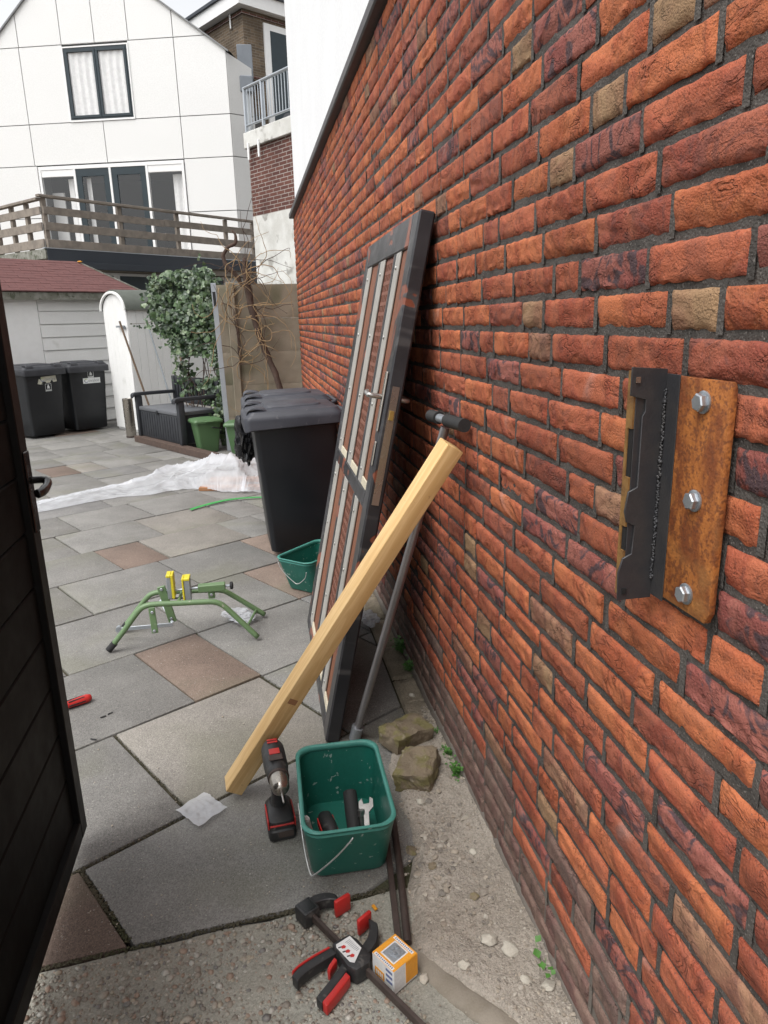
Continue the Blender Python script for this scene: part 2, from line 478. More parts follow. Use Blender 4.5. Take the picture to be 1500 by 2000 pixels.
# ------------------------------------------------------------------ mesh helpers
class MB:
    def __init__(s):
        s.v, s.f, s.mi, s.M = [], [], [], Matrix.Identity(4)
        s.cur = 0

    def add(s, vs, fs):
        o = len(s.v)
        s.v += [tuple(s.M @ V(p)) for p in vs]
        s.f += [tuple(o + i for i in f) for f in fs]
        s.mi += [s.cur] * len(fs)
        return s

    def box(s, c, d, R=None):
        x, y, z = d[0] / 2, d[1] / 2, d[2] / 2
        p = [V((a * x, b * y, e * z)) for e in (-1, 1) for a, b in ((-1, -1), (1, -1), (1, 1), (-1, 1))]
        if R is not None:
            p = [R @ q for q in p]
        p = [q + V(c) for q in p]
        return s.add(p, [(3, 2, 1, 0), (4, 5, 6, 7), (0, 1, 5, 4), (1, 2, 6, 5), (2, 3, 7, 6), (3, 0, 4, 7)])

    def b2(s, lo, hi):
        return s.box([(a + b) / 2 for a, b in zip(lo, hi)], [abs(b - a) for a, b in zip(lo, hi)])

    def loft(s, rings, cap=True, close=True):
        n = len(rings[0])
        vs = [p for r in rings for p in r]
        fs = []
        for i in range(len(rings) - 1):
            for j in range(n if close else n - 1):
                k = (j + 1) % n
                fs.append((i * n + j, i * n + k, (i + 1) * n + k, (i + 1) * n + j))
        if cap:
            fs.append(tuple(range(n))[::-1])
            fs.append(tuple((len(rings) - 1) * n + j for j in range(n)))
        return s.add(vs, fs)

    def tube(s, pts, r, n=8, cap=True):
        pts = [V(p) for p in pts]
        rs = r if isinstance(r, (list, tuple)) else [r] * len(pts)
        rings, up = [], None
        for i, p in enumerate(pts):
            a = pts[max(i - 1, 0)]
            b = pts[min(i + 1, len(pts) - 1)]
            t = (b - a).normalized()
            if up is None:
                up = t.orthogonal().normalized()
            up = (up - t * up.dot(t)).normalized()
            w = t.cross(up)
            rings.append([p + (up * cos(2 * pi * k / n) + w * sin(2 * pi * k / n)) * rs[i] for k in range(n)])
        return s.loft(rings, cap)

    def bar(s, a, b, w, h, up=(0, 0, 1)):
        a, b = V(a), V(b)
        t = (b - a).normalized()
        u = V(up)
        u = (u - t * u.dot(t)).normalized()
        q = t.cross(u)
        ring = lambda p: [p + q * x * w / 2 + u * y * h / 2 for x, y in ((-1, -1), (1, -1), (1, 1), (-1, 1))]
        return s.loft([ring(a), ring(b)])

    def prism(s, poly, z0, z1):
        return s.loft([[(x, y, z0) for x, y in poly], [(x, y, z1) for x, y in poly]])

    def lathe(s, prof, n=16):
        return s.loft([[(r * cos(2 * pi * k / n), r * sin(2 * pi * k / n), z) for k in range(n)] for r, z in prof])

    def grid(s, fn, nu, nv):
        vs = [fn(i / nu, j / nv) for j in range(nv + 1) for i in range(nu + 1)]
        fs = [(j * (nu + 1) + i, j * (nu + 1) + i + 1, (j + 1) * (nu + 1) + i + 1, (j + 1) * (nu + 1) + i) for j in range(nv) for i in range(nu)]
        return s.add(vs, fs)

    def mesh(s, name, bevel=0, seg=1, recalc=True, smooth=None):
        me = bpy.data.meshes.new(name)
        me.from_pydata(s.v, [], s.f)
        for p, i in zip(me.polygons, s.mi):
            p.material_index = i
        if recalc or bevel:
            bm = bmesh.new()
            bm.from_mesh(me)
            if recalc:
                bmesh.ops.recalc_face_normals(bm, faces=bm.faces)
            if bevel:
                ed = [e for e in bm.edges if len(e.link_faces) == 2 and e.calc_face_angle(0) > .5]
                bmesh.ops.bevel(bm, geom=ed, offset=bevel, segments=seg, profile=.5, affect='EDGES', clamp_overlap=True)
            bm.to_mesh(me)
            bm.free()
        if smooth is not None:
            if smooth >= 180:
                me.shade_smooth()
            else:
                me.shade_smooth()
                me.set_sharp_from_angle(angle=rad(smooth))
        me.update()
        return me

    def build(s, name, mat, parent=None, bevel=0, seg=1, smooth=35, recalc=True, loc=None, mats=None):
        me = s.mesh(name, bevel, seg, recalc, smooth)
        for m in (mats or [mat]):
            me.materials.append(MT[m] if isinstance(m, str) else m)
        o = bpy.data.objects.new(name, me)
        COL.objects.link(o)
        if parent:
            o.parent = parent
        if loc:
            o.location = loc
        return o


def tag(o, label=None, cat=None, group=None, kind=None):
    if label:
        o['label'] = label
    if cat:
        o['category'] = cat
    if group:
        o['group'] = group
    if kind:
        o['kind'] = kind
    return o


def thing(name, label, cat, loc=(0, 0, 0), rz=0, group=None, M=None):
    o = bpy.data.objects.new(name, None)
    COL.objects.link(o)
    if M is not None:
        o.matrix_world = M
    else:
        o.location = loc
        o.rotation_euler = (0, 0, rz)
    return tag(o, label, cat, group)


def structure(name, parent=None):
    o = bpy.data.objects.new(name, None)
    COL.objects.link(o)
    o['kind'] = 'structure'
    return o


def copy_tree(o, parent=None):
    c = o.copy()
    COL.objects.link(c)
    c.parent = parent
    for ch in list(o.children):
        copy_tree(ch, c)
    return c


def frame(o, x, y, z=None):
    """matrix with the given axes (made orthonormal) at o"""
    x = V(x).normalized()
    y = V(y)
    y = (y - x * y.dot(x)).normalized()
    z = x.cross(y)
    return Matrix(((x.x, y.x, z.x, o[0]), (x.y, y.y, z.y, o[1]), (x.z, y.z, z.z, o[2]), (0, 0, 0, 1)))


def rrect(w, d, r, z, n=4, cx=0, cy=0):
    out = []
    for sx, sy, a0 in ((1, 1, 0), (-1, 1, 90), (-1, -1, 180), (1, -1, 270)):
        for k in range(n + 1):
            a = rad(a0 + 90 * k / n)
            out.append((cx + sx * (w / 2 - r) + r * cos(a), cy + sy * (d / 2 - r) + r * sin(a), z))
    return out


def smoothpath(pts, n=6):
    pts = [V(p) for p in pts]
    out = []
    for i in range(len(pts) - 1):
        p0, p1, p2, p3 = pts[max(i - 1, 0)], pts[i], pts[i + 1], pts[min(i + 2, len(pts) - 1)]
        for k in range(n):
            t = k / n
            out.append(.5 * ((2 * p1) + (p2 - p0) * t + (2 * p0 - 5 * p1 + 4 * p2 - p3) * t * t + (3 * p1 - p0 - 3 * p2 + p3) * t ** 3))
    return out + [pts[-1]]


def clip(poly, a, b, c):
    """keep the part of a 2-D polygon where a*x+b*y<=c"""
    out = []
    for i, p in enumerate(poly):
        q = poly[(i + 1) % len(poly)]
        fp, fq = a * p[0] + b * p[1] - c, a * q[0] + b * q[1] - c
        if fp <= 0:
            out.append(p)
        if fp * fq < 0:
            t = fp / (fp - fq)
            out.append((p[0] + (q[0] - p[0]) * t, p[1] + (q[1] - p[1]) * t))
    return out


def ss(a, b, x):
    t = max(0, min(1, (x - a) / (b - a)))
    return t * t * (3 - 2 * t)


ICO = None


def ico():
    global ICO
    if ICO is None:
        bm = bmesh.new()
        bmesh.ops.create_icosphere(bm, subdivisions=1, radius=1)
        bm.verts.ensure_lookup_table()
        ICO = ([v.co.copy() for v in bm.verts], [tuple(v.index for v in f.verts) for f in bm.faces])
        bm.free()
    return ICO


def rock(mb, c, r, fl=.6, jit=.3, R=random):
    vs, fs = ico()
    sx, sy, sz = r * R.uniform(.7, 1.25), r * R.uniform(.7, 1.25), r * fl
    a = R.uniform(0, 6.3)
    o = []
    for v in vs:
        k = 1 + R.uniform(-jit, jit)
        x, y = v.x * sx * k, v.y * sy * k
        o.append((c[0] + x * cos(a) - y * sin(a), c[1] + x * sin(a) + y * cos(a), c[2] + v.z * sz * k))
    mb.add(o, fs)


def text_mesh(txt, size, font_shear=0):
    cu = bpy.data.curves.new('lettering', 'FONT')
    cu.body = txt
    cu.size = size
    cu.align_x = 'CENTER'
    cu.align_y = 'CENTER'
    ob = bpy.data.objects.new('lettering_tmp', cu)
    COL.objects.link(ob)
    dg = bpy.context.evaluated_depsgraph_get()
    dg.update()
    me = bpy.data.meshes.new_from_object(ob.evaluated_get(dg))
    bpy.data.objects.remove(ob)
    bpy.data.curves.remove(cu)
    me.name = 'lettering'
    return me


def text_obj(txt, size, mat, parent, M):
    me = text_mesh(txt, size)
    me.materials.clear()
    me.materials.append(MT[mat])
    o = bpy.data.objects.new('lettering', me)
    COL.objects.link(o)
    o.parent = parent
    o.matrix_local = M
    return o

# ================================================================== brick wall
WX = .566                       # face of the bricks
WY0, WY1 = -.3, 8.4
C0, CH = .0073, .0625           # lowest bed joint, course height
NC = 40
wall = thing('brick_wall', 'tall red brick garden wall with dark mortar running along the right side', 'wall', (WX, 0, 0))


def brick_shape(L, h, nu, nv, seed, amp=1.0):
    """front relief of one hand-moulded brick: chipped rim, folds and a lip; returns verts, faces (outward is -x)"""
    R = random.Random(seed)
    o = V((R.uniform(-50, 50), R.uniform(-50, 50), R.uniform(-50, 50)))
    sl, cc, st = R.uniform(-.35, .35), R.uniform(-.022, .004), R.uniform(0, 1)
    st = .0040 * max(0, st - .35) / .65
    fold = R.uniform(.0012, .0034) * amp
    tilt, tilt2 = R.uniform(-.010, .010), R.uniform(-.03, .03)
    low = R.uniform(.0, .004)
    vs, fs = [], []

    def pos(i, n, l):            # first and last strip narrow, so that the arris stays crisp
        if i in (0, n):
            return (i / n - .5) * l
        return -l / 2 + .0045 + (l - .009) * (i - 1) / (n - 2)
    for j in range(nv + 1):
        for i in range(nu + 1):
            y, z = pos(i, nu, L), pos(j, nv, h)
            n1 = noise.noise(V((y * 35, z * 35, 0)) + o)
            e = min(L / 2 - abs(y), h / 2 - abs(z) + (.002 * n1 if z < 0 else 0))
            d = -.0048 * (1 - ss(-.001, .0058, e + .0022 * n1))
            p = V((y * 26 + z * 14, z * 62 - y * 9, 3)) + o
            f = abs(noise.noise(p + V((0, 0, 1)) * noise.noise(p * .6)))
            mask = ss(-.25, .4, noise.noise(V((y * 11, z * 20, 7)) + o) - z * 14)
            d -= fold * (1 - f * 2.2) * mask
            d -= fold * .55 * abs(noise.noise(p * 2.3)) * mask
            s = z - cc - sl * y * .4 - .010 * noise.noise(V((y * 22, z * 12, 11)) + o)
            d -= st * (1 - ss(-.0012, .0012, s))
            d -= low * ss(.008, h / 2, -z) * .6
            d += tilt * y + tilt2 * z
            yy, zz = y, z
            if i in (0, nu):
                yy += .0022 * noise.noise(V((z * 90, 4, 0)) + o)
            if j in (0, nv):
                zz += (.0024 if j else .0034) * noise.noise(V((y * 60, 9, j)) + o)
            vs.append((-d, yy, zz))
    W = nu + 1
    for j in range(nv):
        for i in range(nu):
            a = j * W + i
            fs.append((a, a + W, a + W + 1, a + 1))
    rim = [i for i in range(W)] + [j * W + nu for j in range(1, nv + 1)] + [nv * W + i for i in range(nu - 1, -1, -1)] + [j * W for j in range(nv - 1, 0, -1)]
    b0 = len(vs)
    for k in rim:
        vs.append((.024, vs[k][1], vs[k][2]))
    n = len(rim)
    for k in range(n):
        fs.append((rim[k], rim[(k + 1) % n], b0 + (k + 1) % n, b0 + k))
    return vs, fs


def brick_mesh(L, seed):
    mb = MB()
    vs, fs = brick_shape(L, .0520, int(round(L / .0068)), 9, seed)
    mb.add(vs, fs)
    me = mb.mesh('brick', recalc=False, smooth=48)
    at = me.attributes.new('seed', 'FLOAT', 'FACE')
    at.data.foreach_set('value', [random.Random(seed).random()] * len(me.polygons))
    me.materials.append(BR[0])
    return me


# bricks read off the real wall: course, near end, far end, tone
KNOWN = [(11, 1.107, 1.314, 1), (12, .947, 1.153, 0), (12, 1.171, 1.378, 5), (13, .66, .871, 0), (13, .891, 1.094, 0), (13, 1.112, 1.319, 1),
         (14, .60, .813, 3), (14, .831, 1.035, 0), (14, 1.06, 1.263, 0), (15, .665, .760, 0), (15, .777, .985, 0), (15, 1.0, 1.20, 3), (15, 1.222, 1.433, 3),
         (16, .995, 1.156, 1), (16, 1.168, 1.365, 3), (17, .645, .754, 1), (17, .998, 1.10, 5), (18, .70, .80, 0), (18, 1.051, 1.259, 1), (18, 1.274, 1.484, 1),
         (19, .993, 1.094, 0), (19, 1.107, 1.314, 1), (20, .677, .77, 1), (20, 1.045, 1.256, 1), (20, 1.27, 1.472, 1), (21, .66, .870, 2), (21, .884, 1.092, 1),
         (21, 1.104, 1.310, 1), (21, 1.32, 1.423, 5), (22, .60, .804, 0), (22, .816, .916, 4), (22, .928, 1.133, 0), (22, 1.146, 1.353, 1), (23, .768, .979, 1),
         (23, .991, 1.199, 3), (23, 1.211, 1.309, 1), (23, 1.321, 1.521, 1), (24, .722, .927, 0), (24, .939, 1.145, 2), (24, 1.158, 1.363, 0), (25, .757, .967, 2),
         (25, .981, 1.193, 1), (25, 1.206, 1.408, 1), (26, .70, .795, 1), (26, .807, 1.019, 1), (26, 1.031, 1.238, 3), (26, 1.249, 1.349, 4), (26, 1.362, 1.54, 0),
         (27, .745, .854, 0), (27, .866, 1.073, 0), (27, 1.085, 1.183, 4), (27, 1.195, 1.4, 0), (28, .915, 1.015, 4), (28, 1.027, 1.236, 0), (28, 1.248, 1.454, 2),
         (29, 1.034, 1.175, 0), (29, 1.187, 1.393, 3)]


def lay_course(k, R):
    kn = sorted([b for b in KNOWN if b[0] == k], key=lambda b: b[1])
    out, y = [], WY0 - R.uniform(0, .2)
    stops = kn + [(k, WY1, WY1 + .2, None)]
    for b in stops:
        gap = b[1] - y
        if gap > .05:
            seq = []
            while sum(seq) + .0105 * (len(seq) + 1) < gap - .06:
                r = R.random()
                seq.append(.101 if r < .2 and (not seq or seq[-1] > .15) else (.155 if r < .27 else .2105))
            if not seq:
                seq = [gap - .023]
            f = (gap - .0105 * (len(seq) + 1)) / max(.01, sum(seq))
            if y == WY0:
                f = 1
            p = y + .0105
            for s in seq:
                L = s * f
                t = R.choices([0, 1, 2, 3, 5], [37, 36, 12, 12, 3])[0]
                if L < .13 and R.random() < .26:
                    t = R.choice([4, 4, 5])
                out.append((p, p + L, t))
                p += L + .0105
        if b[3] is not None:
            out.append((b[1], b[2], b[3]))
            y = b[2]
        else:
            y = b[1]
    return out


def proj(p):
    q = V(p) - V((0, 0, H))
    w = q.dot(Fv)
    if w < .05:
        return None
    return (750 + FPX * q.dot(R2) / w, 1000 - FPX * q.dot(U2) / w)


RB = random.Random(21)
bricks = []
perp = MB()                     # head joints are pointed nearly flush
for k in range(NC):
    zc = C0 + CH * (k + .5)
    for (a, b, t) in lay_course(k, RB):
        b = min(b, WY1)
        rx = RB.uniform(.0032, .0048)
        perp.add([(rx, b - .0015, zc - CH / 2), (rx, b - .0015, zc + CH / 2), (rx, b + .0120, zc + CH / 2), (rx, b + .0120, zc - CH / 2)], [(0, 1, 2, 3)]) if b < WY1 - .02 else None
        if b - a < .03:
            continue
        if k < 2 or (k < 5 and RB.random() < .38):
            t = 6
        ps = [proj((WX, y, zc + dz)) for y in (a, b) for dz in (-.025, .025)]
        area = 0
        if all(ps):
            cx, cy = sum(p[0] for p in ps) / 4, sum(p[1] for p in ps) / 4
            if -40 < cx < 1540 and -40 < cy < 2040:
                area = abs(ps[0][0] - ps[2][0]) * abs(ps[0][1] - ps[1][1])
        bricks.append((area, a, b, zc, t))
bricks.sort(key=lambda b: -b[0])
ST = [brick_mesh(.21, 100 + i) for i in range(44)]
HD = [brick_mesh(.101, 300 + i) for i in range(16)]
for (ar, a, b, zc, t) in bricks[:300]:
    L = b - a
    me = RB.choice(HD if L < .135 else ST)
    o = bpy.data.objects.new('brick', me)
    COL.objects.link(o)
    o.parent = wall
    o.location = (RB.uniform(-.0018, .0022), (a + b) / 2, zc)
    o.scale = (1, L / (.101 if L < .135 else .21), 1)
    o.rotation_euler = (RB.uniform(-.006, .006), 0, RB.uniform(-.008, .008))
    o.material_slots[0].link = 'OBJECT'
    o.material_slots[0].material = BR[t]
mb = MB()
seeds = []
for n, (ar, a, b, zc, t) in enumerate(bricks[300:]):
    L = b - a
    fine = n < 900
    vs, fs = brick_shape(L, .0520, max(4, int(L / (.016 if fine else .035))), 6 if fine else 4, 1000 + n, 1.2)
    dx, y0 = RB.uniform(-.002, .0022), (a + b) / 2
    mb.cur = t
    mb.add([(x + dx, y + y0, z + zc) for x, y, z in vs], fs)
    seeds += [RB.random()] * len(fs)
o = mb.build('far_bricks', 'mortar', wall, recalc=False, smooth=48, mats=BR)
o['kind'] = 'stuff'
o.data.attributes.new('seed', 'FLOAT', 'FACE').data.foreach_set('value', seeds)
mb = MB()
mb.b2((.0072, WY0 - .6, -.1), (.10, WY1 - .002, C0 + CH * NC))
mb.build('mortar_bed', 'mortar', wall)
o = perp.build('head_joints', 'mortar', wall, recalc=False)
o['kind'] = 'stuff'
# rough footing of spilled mortar at the foot of the wall
mb = MB()
def foot(u, v):
    y = WY0 + u * (WY1 - WY0)
    w = .011 + .006 * noise.noise(V((y * 3, 1, 0))) + .004 * noise.noise(V((y * 17, 2, 0)))
    hgt = .030 + .012 * noise.noise(V((y * 2.2, 5, 0))) + .006 * noise.noise(V((y * 21, 5, 0)))
    a = v * pi / 2
    return (.004 - w * cos(a) * 1.2, y, -.02 + (hgt + .02) * sin(a))
mb.grid(foot, 420, 5)
o = mb.build('mortar_footing', 'mortar', wall, recalc=False, smooth=180)
mb = MB()
zt = C0 + CH * NC
mb.prism([(-.040, zt + .002), (-.040, zt + .052), (.030, zt + .060), (.09, zt + .060), (.09, zt + .002)], WY0 - .6, WY1 + .02)
mb.v = [(x, z, y) for x, y, z in mb.v]
mb.build('coping', 'coping', wall, bevel=.006)

# ------------------------------------------------------------------ white building behind the wall
wb = thing('white_building', 'plain white rendered building rising above the brick wall', 'building', (.602, 0, 0))
mb = MB()
mb.b2((0.06, -1, 0), (6, 8.36, 2.4))
mb.b2((0.0, -1, 2.575), (6, 8.42, 9.5))
mb.build('wall', 'plaster', wb)

# ================================================================== ground and paving
gr = MB()
gr.grid(lambda u, v: (-150 + 300 * u, -150 + 300 * v, -.045), 4, 4)
o = gr.build('ground', 'ground', recalc=False)
o['kind'] = 'structure'

TH = rad(31.5)
E1, E2 = V((cos(TH), sin(TH))), V((-sin(TH), cos(TH)))
def ab(a, b):
    p = E1 * a + E2 * b
    return (p.x, p.y)

paving = MB()
paving.grid(lambda u, v: (-7 + 7.58 * u, 1.46 + 17 * v, -.0135 + .002 * noise.noise(V((u * 40, v * 90, 0)))), 40, 90)
paving = paving.build('paving', 'joint', recalc=False)
paving['kind'] = 'structure'
ROWS = [(1.16, 1.76, [.43, 1.62]), (1.76, 2.34, [.16, .755, 1.37, 1.9]), (2.34, 2.92, [.48, 1.075, 1.378, 1.98]), (2.92, 3.50, [.79, 1.39, 1.98]),
        (3.50, 4.065, [.52, 1.115, 1.715, 2.30]), (4.065, 4.57, [.9, 1.505, 1.805, 2.395]), (4.57, 5.105, [.84, 1.43, 2.01, 2.60]),
        (5.105, 5.65, [1.06, 1.62, 2.18, 2.79]), (5.65, 6.24, [.9, 1.49, 2.07, 2.65, 3.25]), (6.24, 6.83, [1.25, 1.8, 2.37, 2.94]),
        (6.83, 7.27, [1.78, 2.38, 2.93, 3.5]), (7.27, 7.80, [1.5, 2.1, 2.40, 2.675, 3.27]), (7.80, 8.37, [1.3, 1.85, 2.43, 3.015])]
b = 8.37
while b < 14:
    ROWS.append((b, b + .56, [2.2 + RB.uniform(-.3, .3)]))
    b += .56
TINT = {(1.16, 0): 1, (1.76, 2): 3, (2.34, 2): 1, (2.34, 4): 4, (2.92, 3): 2, (3.50, 4): 2, (4.065, 2): 1, (4.57, 3): 3, (4.065, 3): 3, (5.105, 0): 1, (7.27, 3): 3, (6.83, 2): 4, (5.65, 2): 4, (7.27, 2): 1}
RS = random.Random(5)
for (b0, b1, js) in ROWS:
    js = list(js)
    lead = 0
    while js[-1] < 6:
        js.append(js[-1] + RS.choice([.585, .585, .29]))
    first = [js[0]]
    while first[0] > -1.5:
        first.insert(0, first[0] - .585)
        lead += 1
    js = first + js[1:]
    for i in range(len(js) - 1):
        g = RS.uniform(.003, .0055)
        if b0 < 2:
            g = .0065
        poly = [ab(js[i] + g, b0 + g), ab(js[i + 1] - g, b0 + g), ab(js[i + 1] - g, b1 - g), ab(js[i] + g, b1 - g)]
        poly = [(x + RS.uniform(-.002, .002), y + RS.uniform(-.002, .002)) for x, y in poly]
        poly = clip(poly, 1, 0, .464 if b0 < 6 else .54)
        poly = clip(poly, .08, -1, -1.472) if poly else poly          # front edge against the washed concrete
        if len(poly) < 3:
            continue
        cx, cy = sum(p[0] for p in poly) / len(poly), sum(p[1] for p in poly) / len(poly)
        if cx < -.37 * cy - 1.0 or cy > 13.5 or abs(sum(poly[q][0] * poly[q - 1][1] - poly[q - 1][0] * poly[q][1] for q in range(len(poly)))) < .001:
            continue
        idx = i - lead + 1
        t = TINT.get((b0, idx))
        if t is None:
            t = RS.choices([0, 3, 1, 4, 2], [84, 8, 3, 4, 1])[0]
            if idx >= 0 and b0 < 7.9:
                t = 0
        mb = MB()
        mb.prism([(x - cx, y - cy) for x, y in poly], -.04, 0)
        o = mb.build('slab', SL[t], paving, bevel=.0035, seg=2, smooth=30)
        o.location = (cx, cy, RS.uniform(-.0045, .0015))
        o.rotation_euler = (RS.uniform(-.005, .005), RS.uniform(-.005, .005), RS.uniform(-.004, .004))
# gravel-faced kerb tiles between the paving and the wall
for i in range(14):
    y0 = 1.95 + i * .30 + .15
    w = .0935
    mb = MB()
    def tile(u, v, y0=y0):
        e = min(u, 1 - u, v, 1 - v)
        return ((u - .5) * w, (v - .5) * .292, .004 * noise.noise(V((u * 5, v * 16 + y0 * 50, 1))) + .003 * noise.noise(V((u * 17, v * 60 + y0 * 50, 1))) - (.012 if e < .001 else 0))
    mb.grid(tile, 12, 36)
    o = mb.build('kerb_tile', 'gravel_tile', paving, recalc=False, smooth=60)
    o.location = (.4715 + w / 2, y0, .004 + RS.uniform(-.002, .002))

# washed concrete apron in the gateway
ap = MB()
def apron(u, v):
    x = -1.4 + 1.98 * u
    yb = 1.459 + .08 * x + .006 * noise.noise(V((x * 9, 0, 0)))
    y = -.4 + (yb + .4) * (1 - (1 - v) ** 1.4)
    z = -.009 + .004 * noise.noise(V((x * 6, y * 6, 0))) + .0016 * noise.noise(V((x * 45, y * 45, 0)))
    return (x, y, z)
ap.grid(apron, 150, 130)
ap = ap.build('concrete_apron', 'apron', recalc=False, smooth=180)
ap['kind'] = 'structure'
RP = random.Random(3)
mb = MB()
for i in range(5200):
    x, y = RP.uniform(-.75, .34), 1.02 + .5 * RP.random() ** .9
    if y > 1.452 + .08 * x or y < 1.0 or x > .17 + .25 * (1.5 - y):
        continue
    r = min(.0105, .0024 + RP.expovariate(560))
    rock(mb, (x, y, -.0088 + r * .10), r, RP.uniform(.3, .5), .18, RP)
o = mb.build('pebbles', 'pebble', ap, recalc=False, smooth=180)
o['kind'] = 'stuff'

# sandy rubble strip along the foot of the wall
def soil_edge(y):
    if y > 1.62:
        return .335 + .16 * ss(2.0, 2.35, y) + .014 * noise.noise(V((y * 9, 0, 3)))
    return .268 + .07 * ss(1.35, 1.62, y) + .16 * ss(1.30, 1.05, y) + .012 * noise.noise(V((y * 9, 0, 3)))
def soil(u, v):
    y = .45 + 1.90 * v
    x0 = soil_edge(y)
    x = x0 + (.585 - x0) * u
    h = .022 * ss(0, .16, u) - .010
    h += .007 * noise.noise(V((x * 9, y * 9, 0))) + .004 * noise.noise(V((x * 28, y * 28, 0))) + .0022 * noise.noise(V((x * 75, y * 75, 0)))
    h += .012 * ss(.6, 1, u) * (.5 + noise.noise(V((y * 5, 3, 0))))
    h -= .014 * ss(2.05, 2.33, y)
    return (x, y, h if u > .001 else -.013)
mb = MB()
mb.grid(soil, 60, 300)
so_ = mb.build('soil_strip', 'soil', recalc=False, smooth=180)
so_['kind'] = 'structure'
mb = MB()
def soil_z(x, y):
    x0 = soil_edge(y)
    return soil(max(0.0, min(1, (x - x0) / (.585 - x0))), (y - .45) / 1.90)[2]
for i in range(4200):
    y = RP.uniform(.9, 2.32)
    x0 = soil_edge(y)
    x = RP.uniform(x0 + .005, .565)
    r = min(.0085, .0010 + RP.expovariate(900))
    rock(mb, (x, y, soil_z(x, y) + r * .2), r, RP.uniform(.5, .8), .3, RP)
for i in range(260):                                   # spilled past the edge
    y = RP.uniform(1.1, 2.3)
    x = soil_edge(y) - abs(RP.gauss(0, .03))
    r = .0012 + RP.expovariate(1500)
    rock(mb, (x, y, .001 if y > 1.5 else -.007), min(r, .005), .6, .3, RP)
for i in range(60):                                    # clumps of sand
    y, x = RP.gauss(1.58, .12), RP.gauss(.40, .05)
    if x < soil_edge(y) + .01:
        continue
    rock(mb, (x, y, soil_z(x, y) + .001), RP.uniform(.005, .013), .55, .28, RP)
o = mb.build('rubble', 'crumb', so_, recalc=False, smooth=50)
o['kind'] = 'stuff'
# moss and grit in the wide front joints
mb = MB()
for i in range(1500):
    t = RP.random()
    if t < .55:
        a, b = RP.uniform(.0, 1.45), 1.76
    elif t < .8:
        a, b = .43 + RP.gauss(0, .0), RP.uniform(1.45, 1.76)
    else:
        a, b = RP.choice([.755, 1.37]), RP.uniform(1.76, 2.34)
    x, y = ab(a + RP.gauss(0, .0035), b + RP.gauss(0, .0035))
    if y < 1.47 + .08 * x:
        continue
    rock(mb, (x, y, -.006), RP.uniform(.001, .0038), .6, .3, RP)
for i in range(700):
    x = RP.uniform(-.6, .26)
    y = 1.466 + .08 * x + RP.gauss(0, .004)
    rock(mb, (x, y, -.006), RP.uniform(.001, .004), .6, .3, RP)
o = mb.build('joint_grit', 'joint', paving, recalc=False, smooth=50)
o['kind'] = 'stuff'

mb = MB()                                              # broken mortar lip between sand and concrete
P = smoothpath([(.262, 1.33, -.012), (.300, 1.235, -.006), (.345, 1.165, -.004), (.43, 1.060, -.004), (.50, .96, -.004)], 8)
mb.loft([[p + V((-.030 - .008 * noise.noise(p * 30), -.022, -.012)), p + V((-.010, -.008, .004 + .003 * noise.noise(p * 40))), p + V((.012, .009, .008 + .003 * noise.noise(p * 34))), p + V((.034, .026, -.006))] for p in P])
mb.build('mortar_lip', 'concrete_smooth', so_, smooth=180)

mb = MB()                                              # grit and crumbs blown over the slabs
for i in range(900):
    y = 1.5 + 4.5 * RP.random() ** 2
    x = RP.uniform(-.42 * y, .44)
    rock(mb, (x, y, .0015), RP.uniform(.0008, .0026) * (1.6 if RP.random() < .06 else 1), .5, .3, RP)
o = mb.build('grit', 'crumb', paving, recalc=False, smooth=50)
o['kind'] = 'stuff'
# ================================================================== black gate at the left
wall['kind'] = 'thing'
GX, GY0, GY1, GZ0, GZ1 = -.548, .80, 1.825, .055, 1.95
gate = thing('yard_gate', 'open black boarded gate with lever handle at the left edge', 'gate', (GX, GY0, 0))
gate['kind'] = 'thing'
gl = GY1 - GY0
mb = MB().b2((-.05, gl - .052, GZ0), (0, gl, GZ1)); mb.build('frame_stile', 'gate_frame', gate, bevel=.002)
mb = MB().b2((-.05, 0, GZ0), (0, .052, GZ1)); mb.build('frame_stile', 'gate_frame', gate, bevel=.002)
for z in (GZ0, GZ1 - .052):
    mb = MB().b2((-.0495, .0525, z), (-.0005, gl - .0525, z + .052)); mb.build('frame_rail', 'gate_frame', gate, bevel=.002)
nb = 13
bh = (GZ1 - GZ0 - .106) / nb
for i in range(nb):
    z = GZ0 + .053 + i * bh
    mb = MB().b2((-.040, .053, z + .0022), (-.0165, gl - .053, z + bh - .0022))
    mb.build('board', 'gate', gate, bevel=.003)
mb = MB().b2((-.004 - .02, -.10, 0), (.09 - .02, -.004, 2.1)); mb.v = [(x - .05, y, z) for x, y, z in mb.v]; mb.build('hinge_post', 'gate_frame', gate, bevel=.003)
mb = MB().b2((0.0005, gl - .046, .93), (.005, gl - .008, 1.13)); mb.build('handle_plate', 'black_metal', gate, bevel=.002)
mb = MB()
mb.tube(smoothpath([(.004, gl - .022, 1.058), (.030, gl - .022, 1.058), (.042, gl - .028, 1.054), (.046, gl - .05, 1.048), (.044, gl - .085, 1.042), (.036, gl - .10, 1.04)], 4), [.009] * 6 + [.010] * 8 + [.011] * 7, 10)
mb.build('lever_handle', 'black_metal', gate, smooth=180)
mb = MB().b2((-.034, gl + .0005, .86), (-.014, gl + .0025, 1.06)); mb.build('lock_plate', 'black_metal', gate)
mb = MB().b2((-.031, gl + .003, .925), (-.015, gl + .014, .955)); mb.build('latch_bolt', 'brass', gate, bevel=.003)

